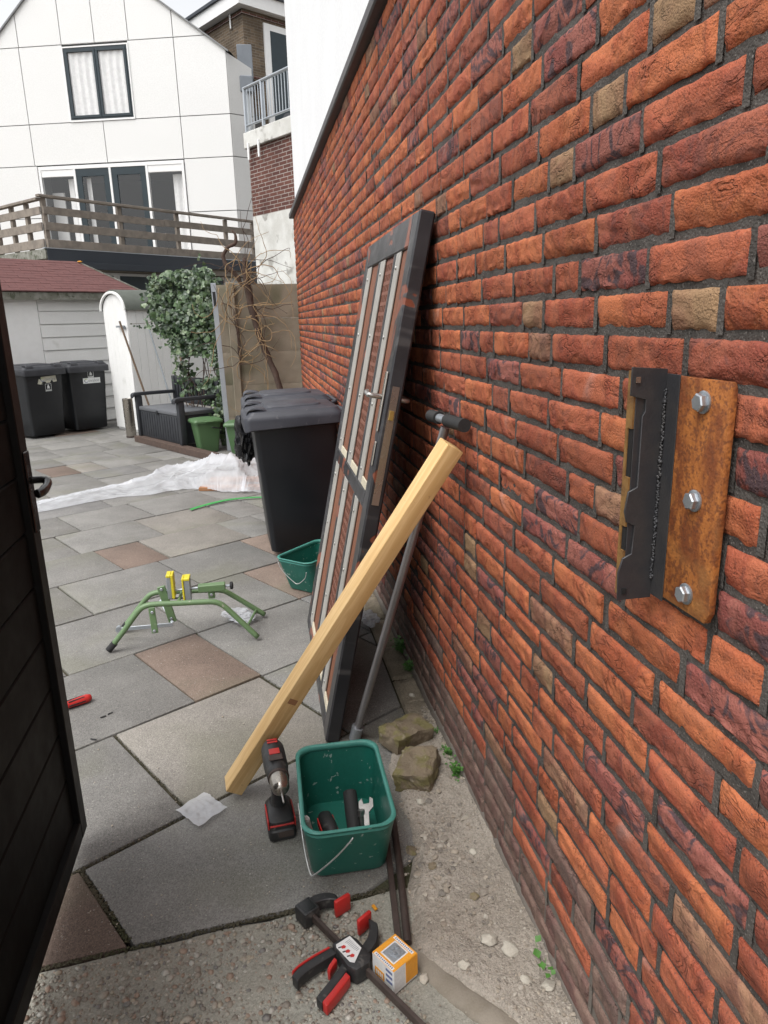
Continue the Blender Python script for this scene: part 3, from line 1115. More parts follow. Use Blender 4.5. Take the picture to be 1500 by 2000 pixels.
# ================================================================== lock keep bolted to the wall
kp = thing('lock_keep', 'rusty steel plate with black welded lock keep bolted to the brick wall', 'lock keep', (WX, .835, 1.02))
mb = MB()
plate = [(-.058, .0), (-.066, .010), (-.066, .302), (-.058, .310), (.080, .310), (.084, .302), (.084, .016), (.075, .0)]
plate = [(-y, z) for y, z in plate][::-1]     # wide side towards the gateway
mb.loft([[(-.0045, y, z) for y, z in plate], [(-.0135, y, z) for y, z in plate]])
mb.build('base_plate', 'rust', kp, bevel=.0012, seg=2)
# flange stands out from the plate; notched free edge
fl = [(-.0138, -.012), (-.066, -.012), (-.068, .030), (-.062, .052), (-.049, .058), (-.047, .100), (-.060, .106), (-.064, .122), (-.060, .150), (-.047, .156),
      (-.047, .255), (-.043, .262), (-.043, .278), (-.066, .284), (-.066, .322), (-.0138, .318)]
mb = MB()
mb.loft([[(x, .050, z) for x, z in fl], [(x, .0535, z) for x, z in fl]])
mb.build('keep_flange', 'keep', kp, bevel=.0007)
MB().b2((-.0560, .0542, -.008), (-.0137, .0700, .316)).build('keep_channel', 'keep', kp, bevel=.001)
lip = MB()
for z0, z1 in ((-.008, .062), (.098, .170), (.238, .316)):
    lip.b2((-.0590, .0545, z0), (-.0563, .0715, z1))
for z0, z1 in ((.0622, .0978), (.1702, .2378)):
    lip.b2((-.0590, .0655, z0), (-.0563, .0715, z1))
lip = lip.build('keep_lip', 'keep_lip', kp)
for z0, z1 in ((.0622, .0978), (.1702, .2378)):
    MB().b2((-.0572, .0546, z0), (-.0563, .0654, z1)).build('latch_slot', 'hole', kp)  # black plate painted as the shade in the slot, no real opening
mb = MB().b2((-.0150, .019, -.006), (-.0137, .0498, .312)); mb.build('weld_scale', 'keep', kp, bevel=.0004)
mb = MB()
RW = random.Random(9)
for i in range(170):
    rock(mb, (-.0165 + RW.uniform(-.0012, .0012), .0482 + RW.uniform(-.0022, .0012), .02 + i * .0016), RW.uniform(.0018, .0027) * (1.5 if i % 53 < 3 else 1), .9, .08, RW)
mb.build('weld_bead', 'keep', kp, recalc=False, smooth=180)
for z in (.282, .155, .026):
    w = MB(); w.M = Matrix.Translation((-.0137, -.034, z)) @ Matrix.Rotation(-pi / 2, 4, 'Y')
    w.lathe([(.0145, 0), (.0145, .002), (.013, .0028)], 24)
    w = w.build('washer', 'zinc', kp)
    b = MB(); b.M = Matrix.Translation((-.0167, -.034, z)) @ Matrix.Rotation(-pi / 2, 4, 'Y') @ Matrix.Rotation(RW.uniform(0, 1), 4, 'Z')
    b.lathe([(.0118, 0), (.0118, .0066), (.0100, .0082)], 6)
    b.build('hex_bolt', 'zinc', kp, smooth=20)
for z in (.305, .002):
    b = MB().b2((-.061, .0480, z - .004), (-.054, .0499, z + .004)); b.build('screw_hole', 'chrome' if z > .1 else 'hole', kp)  # lower one is a black plate for the shade of a hole

# ================================================================== old steel door leaning on the wall
A = V((.158, 2.165, .002)); T = V((.513, 2.10, 1.715)); B = V((.177, 3.215, 0))
DM = frame(A, B - A, T - A)
DW, DH, DT = 1.045, 1.757, .050
door = thing('metal_door', 'old dark steel door with grey strips leaning against the brick wall', 'door', M=DM)
door['kind'] = 'thing'
def dpart(name, mat, x0, x1, y0, y1, z0, z1, bevel=.002, parent=None):
    return MB().b2((x0, y0, z0), (x1, y1, z1)).build(name, mat, parent or door, bevel=bevel)
dpart('stile', 'door', 0, .088, 0, DH, 0, DT, .006)
dpart('stile', 'door', .955, DW, 0, DH, 0, DT, .006)
dpart('top_rail', 'door', .0885, .9545, 1.658, DH - .0005, .0006, DT - .0006, .004)
dpart('middle_rail', 'door', .0885, .9545, .825, .880, .0006, DT - .0006, .004)
dpart('bottom_rail', 'door', .0885, .9545, .0006, .055, .0006, DT - .0006, .004)
BAY = [(.0885, .285), (.322, .618), (.655, .9545)]
for y0, y1 in ((.0555, .8245), (.8805, 1.6575)):
    dpart('mullion', 'door', .2855, .3215, y0, y1, .0004, DT - .001, .003)
    dpart('mullion', 'door', .6185, .6545, y0, y1, .0004, DT - .001, .003)
    for bi, (x0, x1) in enumerate(BAY):
        bw = .098 if bi else .075
        bd = MB().b2((x1 - bw, y0 + .0005, .0022), (x1 - .0006, y1 - .0005, .009)).build('glazing_bead', 'bead', door, bevel=.002)
        n = 4
        for k in range(n):
            s = MB(); s.M = Matrix.Translation((x1 - bw * .5, y0 + .05 + k * (y1 - y0 - .1) / (n - 1), .0022)) @ Matrix.Rotation(pi, 4, 'X')
            s.lathe([(.0075, 0), (.007, .0025), (.004, .0042), (.001, .0046)], 10)
            s.build('screw_head', 'steel', bd, smooth=180)
        px0, px1 = x0 + .0005, x1 - bw - .0005
        if bi == 1:
            m = MB()
            nc = 6
            pw = (px1 - px0)
            for c in range(nc + 1):
                x = px0 + pw * c / nc
                m.b2((max(px0, x - .0075), y0 + .001, .0105), (min(px1, x + .0075), y1 - .001, .0130))
            yy = y0 + .001
            while yy < y1 - .01:
                m.b2((px0, yy, .0107), (px1, yy + .0125, .0128))
                yy += .036
            m.build('perforated_panel', 'perf', door)
            dpart('backing', 'hole', px0, px1, y0 + .001, y1 - .001, .026, .029, 0)  # black sheet added so the slots look shaded
        else:
            dpart('panel', 'rustpanel', px0, px1, y0 + .001, y1 - .001, .0105, .014, 0)
        dpart('bottom_bead', 'cream', px0, px1, y0 + .0006, y0 + .030, .003, .0100, .002)
# lock side
dpart('lock_plate', 'chrome', -.0022, -.0003, .86, 1.24, .013, .036, 0)
dpart('latch', 'brass', -.008, -.0024, 1.135, 1.165, .017, .032, .001)
hp = dpart('handle_plate', 'chrome', .022, .052, 1.09, 1.28, -.008, -.0003, .003)
m = MB(); m.tube(smoothpath([(.036, 1.20, -.008), (.036, 1.20, -.045), (.045, 1.20, -.050), (.075, 1.203, -.052), (.105, 1.205, -.046)], 4), [.0085] * 8 + [.008] * 9, 10)
m.build('lever', 'steel', hp, smooth=180)
dpart('cylinder_plate', 'chrome', .020, .042, .98, 1.06, -.006, -.0003, .005)
m = MB(); m.tube(smoothpath([(.036, 1.20, DT + .001), (.036, 1.20, DT + .022), (.05, 1.20, DT + .028), (.12, 1.20, DT + .028)], 4), .008, 10)
m.build('lever', 'steel', door, smooth=180)

# ================================================================== timber post, T-bar
p0, p1 = V((-.150, 1.957, .026)), V((.521, 1.842, 1.078))
t = (p1 - p0).normalized()
TMx = frame(p0, t.cross(V((.45, -.9, .2))), V((.45, -.9, .2)))
L = (p1 - p0).length
tim = thing('timber_post', 'pale planed timber post leaning on the wall in front of the door', 'timber', M=Matrix.Translation(p0) @ (t.to_track_quat('Z', 'Y').to_matrix().to_4x4()) @ Matrix.Rotation(rad(18), 4, 'Z'))
mb = MB().b2((-.0315, -.027, 0), (.0315, .027, L))
mb.build('beam', 'wood', tim, bevel=.003, seg=2)
MB().b2((-.0316, -.0130, L * .285), (-.0314, .0140, L * .300)).build('knot', 'plank', tim)
mb = MB()
for i in range(5):
    mb.M = Matrix.Translation((-.012 + .006 * i, -.0272, .03 + .014 * (i % 3))) @ Matrix.Rotation(pi / 2, 4, 'X')
    mb.lathe([(.0016, 0), (.0014, .0004)], 6)
o = mb.build('nail_holes', 'bar', tim)

tb = thing('tamping_bar', 'grey steel pipe with black T grips leaning on wall behind the timber', 'pipe', (.262, 2.172, 0))
q0, q1 = V((0, 0, .0)), V((.536 - .262, 1.945 - 2.172, 1.128))
mb = MB(); mb.tube([q0.lerp(q1, .03), q0.lerp(q1, .985)], .0135, 14); mb.build('pipe', 'pipe', tb)
mb = MB(); mb.tube([q0, q0.lerp(q1, .045)], .021, 14); mb.build('end_cap', 'galv', tb)
g0, g1 = V((.515 - .262, 2.045 - 2.172, 1.133)), V((.541 - .262, 1.790 - 2.172, 1.137))
mb = MB(); mb.tube([g0.lerp(g1, .22), g0.lerp(g1, .58)], .0125, 12); mb.build('cross_tube', 'galv', tb)
for a, b in ((0, .26), (.52, 1)):
    mb = MB()
    pts = [g0.lerp(g1, a + (b - a) * k / 16) for k in range(17)]
    mb.tube(pts, [.0165 if k % 2 else .0185 for k in range(17)], 14)
    mb.build('grip', 'grip', tb)

# ================================================================== buckets
def bucket(label, loc, rz, mats=('bucket', 'bucket_rim')):
    b = thing('bucket', label, 'bucket', loc, rz, 'green buckets')
    w0, l0, w1, l1, h = .200, .285, .238, .380, .200
    def sec(f, off, z):
        return rrect(w0 + (w1 - w0) * f - off, l0 + (l1 - l0) * f - off, .035 + .012 * f, z, 5, 0, .030 * (1 - f))
    mb = MB()
    ks = [0, .03, .1, .3, .5, .75, .97]
    outer = [sec(0, .03, .000)] + [sec(k, 0, h * k + (.008 if k == 0 else 0)) for k in ks]
    inner = [sec(k, .008, h * k) for k in (.97, .75, .5, .3, .06)] + [sec(0, .05, .012)]
    mb.loft(outer + inner)
    mb.build('tub', mats[0], b, smooth=50)
    mb = MB()
    r = [sec(.95, .001, h * .905), sec(1, .012, h * .905), sec(1.0, .018, h * .93), sec(1.0, .018, h * .985), sec(1.0, .012, h), sec(.98, -.002, h), sec(.97, -.006, h * .985), sec(.95, .002, h * .95)]
    mb.loft(r + [r[0]], cap=False)
    mb.build('rim', mats[1], b, smooth=60)
    return b, w1, l1, h
bk, bw_, bl_, bh_ = bucket('green rectangular bucket holding tools, in front of the leaning door', (.163, 1.665, .001), rad(-1))
mb = MB()
mb.tube(smoothpath([(.004, -bl_ / 2 - .002, .176), (-.012, -bl_ / 2 - .004, .158), (-.045, -bl_ / 2 + .006, .115), (-.092, -bl_ / 2 + .024, .062), (-.106, -bl_ / 2 + .036, .056), (-.117, -.10, .10), (-.123, -.02, .165)], 5), .0022, 8)
mb.build('wire_handle', 'wire', bk, smooth=180)
b2, *_ = bucket('small green bucket standing between the leaning door and the bins', (.262, 3.70, .001), rad(-44))
mb = MB()
mb.tube(smoothpath([(-.085, -.196, .178), (-.06, -.190, .13), (.0, -.176, .075), (.03, -.172, .070), (.08, -.178, .11), (.1, -.186, .15)], 5), .0022, 8)
mb.build('wire_handle', 'wire', b2, smooth=180)

# tools inside the bucket
BZ = .016
dr = thing('impact_driver', 'worn black and red power tool lying in the green bucket', 'power tool', (.112, 1.690, BZ), rad(8))
mb = MB(); mb.M = Matrix.Rotation(rad(78), 4, 'X'); mb.loft([rrect(.040 * k, .046 * k, .016 * k, z, 4) for k, z in ((.7, -.02), (1, -.005), (1, .06), (.8, .085), (.4, .10))]); mb.v = [(x, y, z + .052) for x, y, z in mb.v]
hs_ = mb.build('housing', 'tool_black', dr, smooth=40)
for x in (-.0205, .0205):
    mb = MB().b2((x - .0025, -.075, .040), (x + .0025, .005, .060)); mb.build('red_panel', 'red', dr, bevel=.001)
mb = MB().box((0, .0, .028), (.030, .040, .05)); mb.build('handle_grip', 'tool_black', dr, bevel=.006, seg=2)
gh = thing('rubber_grip_handle', 'thick black rubber grip of a tool standing in the green bucket', 'tool handle', (.190, 1.72, BZ))
mb = MB(); mb.tube([(0, -.06, .020), (0, -.01, .058), (0, .028, .088)], [.0195, .0205, .0195], 18); mb.build('grip', 'grip', gh, smooth=60)
mb = MB(); mb.tube([(0, .028, .088), (0, .0315, .0908)], [.0195, .012], 18); mb.build('end_cap', 'rubber', gh)
wr = thing('open_end_wrench', 'steel open-ended wrench lying in the green bucket', 'wrench', (.226, 1.675, BZ + .006), rad(-6))
mb = MB()
pr = [(-.007, -.10), (.007, -.10), (.008, .02), (.022, .036), (.022, .060), (.012, .068), (.010, .048), (-.006, .046), (-.010, .064), (-.020, .054), (-.021, .034), (-.008, .02)]
mb.prism(pr, 0, .006)
mb.M = Matrix.Identity(4)
o = mb.build('jaw_and_shank', 'steel', wr, bevel=.001)
o.rotation_euler = (rad(22), 0, 0)
o.location = (0, -.01, .045)
wt = thing('white_tube', 'short white plastic tube in the near corner of the green bucket', 'tube', (.075, 1.665, BZ))
mb = MB(); mb.tube([(0, -.01, .0), (-.018, -.035, .11)], .0095, 14); mb.build('body', 'white_frame', wt)
mb = MB(); mb.tube([(-.018, -.035, .11), (-.019, -.0364, .116)], .0075, 14); mb.build('cap', 'white_card', wt)
sk = thing('socket_bit', 'small shiny steel socket beside the black grip in the bucket', 'socket', (.213, 1.66, BZ))
mb = MB(); mb.M = Matrix.Rotation(rad(-20), 4, 'X'); mb.lathe([(.007, 0), (.007, .055), (.010, .058), (.010, .075), (.006, .0752)], 14); mb.build('body', 'steel', sk)

# ================================================================== cordless drill
dl = thing('cordless_drill', 'black and red cordless drill standing on its battery beside the bucket', 'drill', (-.012, 1.775, .001), rad(5))
mb = MB(); mb.loft([rrect(.074, .118, .012, 0, 3), rrect(.078, .124, .014, .006, 3), rrect(.078, .124, .014, .030, 3), rrect(.072, .112, .014, .036, 3)])
bt = mb.build('battery', 'tool_black', dl, smooth=40)
mb = MB(); mb.loft([rrect(.076, .118, .016, .0365, 3), rrect(.074, .114, .018, .058, 3), rrect(.052, .072, .018, .074, 3, 0, .012)])
ft = mb.build('battery_housing', 'tool_black', dl, smooth=40)
for s in (-1, 1):
    mb = MB().b2((s * .0375 - .002, -.052, .034), (s * .0375 + .002, .030, .062)); mb.build('red_band', 'red', dl, bevel=.001)
mb = MB().b2((-.034, -.0605, .046), (.034, -.0555, .051)); mb.build('red_band', 'red', dl, bevel=.001)
mb = MB().b2((-.012, -.0600, .012), (.030, -.0632, .030)); mb.build('name_label', 'bar', dl)
mb = MB(); mb.loft([rrect(.044, .056, .018, .070, 4, 0, .014), rrect(.036, .046, .017, .10, 4, 0, .012), rrect(.038, .050, .018, .140, 4, 0, .006), rrect(.044, .066, .018, .165, 4, 0, .010)])
mb.build('handle', 'tool_black', dl, smooth=60)
mb = MB(); mb.M = Matrix.Translation((0, -.026, .138)) @ Matrix.Rotation(rad(90), 4, 'X'); mb.lathe([(.008, -.01), (.009, 0), (.007, .01)], 10); mb.build('trigger', 'red', dl)
mb = MB(); mb.M = Matrix.Translation((0, .10, .194)) @ Matrix.Rotation(rad(90), 4, 'X')
mb.lathe([(.018, -.012), (.029, -.006), (.033, .006), (.034, .03), (.034, .10), (.030, .118), (.0305, .12), (.0305, .142), (.028, .145)], 22)
mb.build('motor_housing', 'tool_black', dl, smooth=50)
MB().b2((-.020, -.012, .2262), (.020, .014, .2305)).build('grey_switch', 'bar', dl, bevel=.002)
for y0, y1, w in ((.075, .083, .030), (.088, .095, .030), (.018, .045, .030)):
    mb = MB().b2((-w / 2, y0, .2265), (w / 2, y1, .2295)); mb.build('red_inlay', 'red', dl, bevel=.001)
mb = MB(); mb.M = Matrix.Translation((0, -.022, .194)) @ Matrix.Rotation(rad(90), 4, 'X')
mb.lathe([(.0295, 0), (.0295, .028), (.027, .03)], 28); mb.build('torque_ring', 'bar', dl, smooth=20)
mb = MB(); mb.M = Matrix.Translation((0, -.052, .194)) @ Matrix.Rotation(rad(90), 4, 'X')
mb.lathe([(.0262, 0), (.0262, .022), (.0250, .024), (.0238, .042), (.016, .054), (.011, .056)], 24); mb.build('chuck', 'chrome', dl, smooth=40)
mb = MB()
pts = [V((0, -.105 - .0035 * k, .194)) for k in range(16)]
mb.tube(pts, [.0032 if k % 3 else .0024 for k in range(15)] + [.0006], 8); mb.build('drill_bit', 'steel', dl)

# ================================================================== bar clamp and box of screws
cl = thing('bar_clamp', 'black one-handed bar clamp with red pads lying on the gravelly concrete', 'clamp', M=frame((.040, 1.432, -.004), (.52, -.854, 0), (.854, .52, 0)))
mb = MB().b2((-.012, -.0045, .010), (.44, .0045, .030)); mb.build('bar', 'bar', cl, bevel=.001)
mb = MB().b2((-.022, -.024, .0), (.024, .020, .042)); hd = mb.build('fixed_head', 'tool_black', cl, bevel=.004, seg=2)
mb = MB().b2((-.017, -.018, .0395), (.019, .014, .0423)); mb.build('recess_plate', 'black_metal', hd)
mb = MB()
arc = smoothpath([(-.012, .016, 0), (-.008, .045, 0), (.006, .068, 0), (.024, .080, 0)], 5)
mb.loft([[(p.x - .010, p.y - .004, .006), (p.x + .014, p.y - .010, .006), (p.x + .014, p.y - .010, .036), (p.x - .010, p.y - .004, .036)] for p in arc])
mb.build('fixed_jaw', 'tool_black', cl, bevel=.002)
mb = MB().box((.044, .073, .024), (.011, .044, .046), Matrix.Rotation(rad(-4), 3, 'Z')); mb.build('pad', 'red', cl, bevel=.003, seg=2)
bd = MB(); bd.prism([(.130, -.026), (.136, .020), (.160, .026), (.215, .022), (.226, .006), (.222, -.028), (.200, -.036)], .0, .044)
bd = bd.build('slider_body', 'tool_black', cl, bevel=.004, seg=2)
mb = MB(); mb.prism([(.140, -.021), (.143, .017), (.186, .016), (.205, -.020), (.196, -.026), (.146, -.025)], .0442, .0450); lb = mb.build('label', 'white_card', cl)
for k in range(3):
    mb = MB(); x = .152 + .0155 * k
    mb.prism([(x, -.016), (x + .006, -.018), (x + .010, -.012), (x + .007, -.007), (x + .001, -.009)], .0452, .0455); mb.build('clamp_drawing', 'red', lb)
    mb = MB(); mb.prism([(x - .003, -.022), (x + .000, -.0235), (x + .003, -.017), (x, -.015)], .0452, .0455); mb.build('clamp_drawing', 'dark_ink', lb)
mb = MB()
for k in range(9):
    mb.b2((.150 + .0042 * k, -.002 + .0004 * k, .0452), (.1512 + .0042 * k, .011, .0454))
mb.build('small_print', 'grey_ink', lb)
mb = MB()
arc = smoothpath([(.190, .020, 0), (.180, .052, 0), (.160, .076, 0), (.140, .090, 0)], 5)
mb.loft([[(p.x - .014, p.y - .002, .007), (p.x + .011, p.y + .004, .007), (p.x + .011, p.y + .004, .035), (p.x - .014, p.y - .002, .035)] for p in arc])
mb.build('sliding_jaw', 'tool_black', cl, bevel=.002)
mb = MB().box((.122, .078, .024), (.010, .042, .044), Matrix.Rotation(rad(4), 3, 'Z')); mb.build('pad', 'red', cl, bevel=.003, seg=2)
def grip(pts, w, name, mat, z0=.006, z1=.034):
    m = MB()
    P = smoothpath(pts, 5)
    m.loft([[(p.x - w / 2, p.y, z0), (p.x + w / 2, p.y, z0), (p.x + w / 2, p.y, z1), (p.x - w / 2, p.y, z1)] for p in P])
    return m.build(name, mat, cl, bevel=.003, seg=2)
grip([(.140, -.025, 0), (.134, -.07, 0), (.132, -.11, 0), (.138, -.135, 0)], .022, 'main_handle', 'tool_black')
grip([(.127, -.03, 0), (.1205, -.07, 0), (.1185, -.11, 0), (.122, -.13, 0)], .005, 'handle_strip', 'red', .008, .036)
grip([(.185, -.03, 0), (.195, -.06, 0), (.203, -.09, 0), (.212, -.125, 0)], .020, 'trigger_handle', 'tool_black', .004, .030)
grip([(.207, -.040, 0), (.214, -.065, 0), (.222, -.095, 0), (.228, -.122, 0)], .016, 'handle_strip', 'red', .003, .031)
grip([(.163, -.040, 0), (.170, -.06, 0), (.178, -.072, 0)], .010, 'release_lever', 'red', .012, .038)

sb = thing('screw_box', 'small orange and white box of screws beside the bar clamp', 'box', M=frame((.218, 1.237, -.004), (.53, -.85, 0), (.85, .53, 0)))
sw, sh = .035, .062
MB().b2((-sw, -sw, 0), (sw, sw, sh)).build('carton', 'white_card', sb, bevel=.0008)
mb = MB()
for a, b_, c_, d_ in ((-sw, -.020, -sw, sw), (.020, sw, -sw, sw), (-.020, .020, -sw, -.021), (-.020, .020, .021, sw)):
    mb.b2((a, c_, sh + .0006), (b_, d_, sh + .0014))
tp = mb.build('orange_top', 'orange_card', sb)
mb = MB()
for a, b_, c_, d_ in ((-.0215, -.0185, -.0225, .0225), (.0185, .0215, -.0225, .0225), (-.0185, .0185, -.0225, -.0195), (-.0185, .0185, .0195, .0225)):
    mb.b2((a, c_, sh + .0015), (b_, d_, sh + .0021))
mb.build('window_border', 'white_card', tp)
MB().b2((-.019, -.019, sh + .0002), (.019, .019, sh + .0010)).build('window_film', 'galv', tp)
mb = MB()
for i in range(15):
    x, y, a = RW.uniform(-.011, .011), RW.uniform(-.011, .011), RW.gauss(.8, .7)
    mb.bar((x - .007 * cos(a), y - .007 * sin(a), sh + .0018), (x + .007 * cos(a), y + .007 * sin(a), sh + .0022), .0013, .0013)
    mb.M = Matrix.Translation((x + .007 * cos(a), y + .007 * sin(a), sh + .0016)); mb.lathe([(.0032, 0), (.0030, .0012), (.001, .0014)], 9); mb.M = Matrix.Identity(4)
o = mb.build('screws', 'zinc', tp); o['kind'] = 'stuff'
MB().b2((-sw - .001, sw * .02, .006), (sw + .001, sw + .001, sh)).build('orange_wrap', 'orange_card', sb)
for y in (-.031, .028):
    st = MB().b2((-.030, y - .0035, sh + .0015), (.030, y + .0035, sh + .0020)).build('print_strip', 'white_card', tp)
    mb = MB()
    for k in range(11):
        mb.b2((-.026 + k * .005, y - .002, sh + .0021), (-.0235 + k * .005, y + .002, sh + .0023))
    mb.build('small_print', 'blue_ink', st)
ft = MB().b2((-.026, -sw - .0008, .012), (.004, -sw - .0001, .034)).build('size_panel', 'orange_card', sb)
mb = MB()
for k in range(4):
    mb.b2((-.022 + k * .006, -sw - .0012, .017), (-.0185 + k * .006, -sw - .0009, .029))
mb.build('small_print', 'white_card', ft)
mb = MB()
for k in range(3):
    mb.b2((.010, -sw - .0008, .050 - k * .014), (.030, -sw - .0001, .056 - k * .014))
mb.build('small_print', 'blue_ink', sb)

# ================================================================== iron bars, stone blocks, chunks
for i, (a, b_, lab) in enumerate((((.318, 1.80, .010), (.262, 1.305, .006), 'rusty dark iron bar lying nearer the wall, beside the green bucket'),
                                  ((.292, 1.79, .010), (.236, 1.262, .006), 'rusty dark iron bar with its end at the orange screw box'))):
    ib = thing('iron_bar', lab, 'iron bar', a, 0, 'iron bars on the ground')
    mb = MB(); d_ = V(b_) - V(a)
    if i == 0:
        mb.tube([V((0, 0, 0)), d_ * .5 + V((.003, 0, 0)), d_], .0098, 12)
    else:
        mb.bar((0, 0, 0), d_, .015, .017)
    mb.build('shaft', 'bar', ib, bevel=.001)
def stone(label, loc, rot, d, seed):
    R = random.Random(seed)
    bm = bmesh.new()
    bmesh.ops.create_cube(bm, size=1)
    bmesh.ops.subdivide_edges(bm, edges=bm.edges, cuts=15, use_grid_fill=True)
    o = V((seed * 7, seed, 0))
    for v in bm.verts:
        c = v.co
        e = sorted([.5 - abs(c.x), .5 - abs(c.y), .5 - abs(c.z)])
        k = 1 - .05 * (1 - ss(0, .2, e[0] + e[1]))
        p = V((c.x * d[0] * k, c.y * d[1] * k, c.z * d[2] * k))
        p += V((noise.noise(p * 28 + o), noise.noise(p * 28 + o + V((9, 0, 0))), noise.noise(p * 28 + o + V((0, 9, 0))))) * .0085
        p += V((noise.noise(p * 80 + o), noise.noise(p * 80 - o), noise.noise(p * 90 + o))) * .0038
        p -= c.normalized() * .010 * ss(.15, .5, noise.noise(p * 17 + o * 2)) * (1 - ss(0, .25, e[0] + e[1]))
        v.co = p
    me = bpy.data.meshes.new('stone_block')
    bm.to_mesh(me); bm.free()
    me.shade_smooth(); me.set_sharp_from_angle(angle=rad(50))
    me.materials.append(MT['stone'])
    ob = bpy.data.objects.new('stone_block', me)
    COL.objects.link(ob)
    ob.location = loc; ob.rotation_euler = rot
    return tag(ob, label, 'stone', 'stone blocks by the wall')
stone('mossy squared stone block tilted beside the green bucket, nearer of the two', (.425, 1.900, .040), (rad(8), rad(-6), rad(-28)), (.118, .150, .072), 4)
stone('broken mossy stone block behind the other block by the wall', (.432, 2.105, .036), (rad(-4), rad(6), rad(-62)), (.105, .165, .066), 9)
CH_ = [('large pale plaster chunk on the sand, left of its twin', (.447, 1.267), .021), ('large pale plaster chunk on the sand, nearer the brick wall', (.486, 1.231), .020),
       ('pale plaster chunk on the edge of the sand strip near the picture bottom', (.369, 1.211), .014), ('small pale chunk beside the screw box on the concrete', (.279, 1.215), .012),
       ('white shard at the corner of the mossy stone block', (.405, 1.772), .014), ('white chunk beside the green seedling at the foot of the wall', (.535, 1.128), .015),
       ('beige chunk on the sand left of the green seedling', (.492, 1.150), .013), ('small beige stone on the sand near the wall, level with the bucket', (.496, 1.545), .012),
       ('dark clod of earth on the sand beside the iron bars', (.338, 1.60), .020), ('small white pebble on the kerb tiles under the steel pipe', (.520, 2.40), .013),
       ('dark pebble in the middle of the sand strip', (.452, 1.395), .013), ('flat grey stone chip on the sand below the dark clod', (.375, 1.515), .013)]
for lab, (x, y), r in CH_:
    mb = MB()
    R = random.Random(lab)
    vs, fs = ico()
    bm = bmesh.new(); bmesh.ops.create_icosphere(bm, subdivisions=2, radius=1)
    o_ = V((R.uniform(0, 99), 0, 0))
    for v in bm.verts:
        k = 1 + .35 * noise.noise(v.co * 1.6 + o_) + .12 * noise.noise(v.co * 5 + o_)
        v.co = V((v.co.x * r * k, v.co.y * r * .85 * k, v.co.z * r * .5 * k))
    me = bpy.data.meshes.new('rubble_chunk'); bm.to_mesh(me); bm.free(); me.shade_smooth(); me.set_sharp_from_angle(angle=rad(28))
    me.materials.append(MT['stone' if 'dark' in lab else 'chunk'])
    ob = bpy.data.objects.new('rubble_chunk', me); COL.objects.link(ob)
    zz = soil_z(x, y) if y < 2.3 and x > soil_edge(y) else .004 if y > 2.3 else -.006
    ob.location = (x, y, zz + r * .25); ob.rotation_euler = (R.uniform(-.2, .2), R.uniform(-.2, .2), R.uniform(0, 6))
    tag(ob, lab, 'rubble', 'loose chunks by the wall')

# ================================================================== weeds at the foot of the wall
def weed(label, loc, n, size, seed, tall=1.0, mat='weed'):
    R = random.Random(seed)
    w = thing('weed', label, 'plant', loc, 0, 'weeds along the wall')
    for part, rng in (('stems', 0), ('leaves', 1)):
        mb = MB()
        R = random.Random(seed)
        for i in range(n):
            a, rr, h = R.uniform(0, 6.28), abs(R.gauss(0, size * .45)), R.uniform(.25, 1) * size * tall
            p = V((rr * cos(a) * .6 - .01, rr * sin(a) * 1.4, h))
            if rng == 0:
                if i % 3 == 0:
                    mb.tube([(0, p.y * .3, 0), (p.x * .6, p.y * .7, h * .6), p], [.0009, .0008, .0005], 4)
                continue
            l = R.uniform(.22, .42) * size
            d = V((cos(a + R.uniform(-1, 1)), sin(a + R.uniform(-1, 1)), R.uniform(-.2, .5))).normalized()
            s = d.cross(V((0, 0, 1))).normalized() * l * .42
            u = V((0, 0, l * .1))
            mb.add([p, p + d * l * .45 + s + u, p + d * l, p + d * l * .45 - s + u, p + d * l * .5 - u * .3], [(0, 1, 4), (1, 2, 4), (2, 3, 4), (3, 0, 4)])
        mb.build(part, mat, w, recalc=False, smooth=180)
weed('small bright green weed at the wall beyond the stone blocks', (.556, 1.985, .004), 70, .030, 1)
weed('bright green weed clump at the wall beside the nearer stone block', (.556, 1.885, .006), 90, .034, 2)
weed('green seedling with broad leaves near the bottom of the wall', (.542, 1.165, .010), 7, .060, 3, 1.1)
weed('dark green weed at the wall foot beneath the steel pipe', (.562, 2.78, .002), 110, .050, 4)
weed('dark trailing weed at the wall foot just nearer than its neighbour', (.560, 2.60, .002), 80, .040, 5)
weed('tiny weed at the wall foot behind the broken stone block', (.555, 2.13, .002), 30, .020, 6)

# ================================================================== small litter on the slabs
bg_ = thing('plastic_bag_sachet', 'small clear plastic sachet lying on the paving beside the timber foot', 'plastic bag', (-.243, 1.893, .003), rad(-50))
mb = MB(); mb.grid(lambda u, v: ((u - .5) * .115 + .006 * noise.noise(V((v * 3, 0, 0))), (v - .5) * .105 + .006 * noise.noise(V((u * 3, 5, 0))), .006 + .007 * abs(noise.noise(V((u * 6, v * 6, 2)))) * (1 - (2 * u - 1) ** 6)), 22, 20)
mb.build('film', 'baggie', bg_, recalc=False, smooth=180)
def crumple(name, label, loc, s, seed, cat='plastic bag', mat='film', fl=.6):
    bm = bmesh.new(); bmesh.ops.create_icosphere(bm, subdivisions=4, radius=1)
    o_ = V((seed * 3.1, seed, 2))
    for v in bm.verts:
        c = v.co.copy()
        k = 1 + .5 * noise.noise(c * 1.3 + o_) - .45 * abs(noise.noise(c * 3.2 + o_)) - .2 * abs(noise.noise(c * 7 + o_))
        v.co = V((c.x * s[0] * k, c.y * s[1] * k, max(-.9 * s[2], c.z * s[2] * k)))
    me = bpy.data.meshes.new(name); bm.to_mesh(me); bm.free(); me.shade_smooth(); me.set_sharp_from_angle(angle=rad(40))
    me.materials.append(MT[mat])
    ob = bpy.data.objects.new(name, me); COL.objects.link(ob); ob.location = loc
    return tag(ob, label, cat)
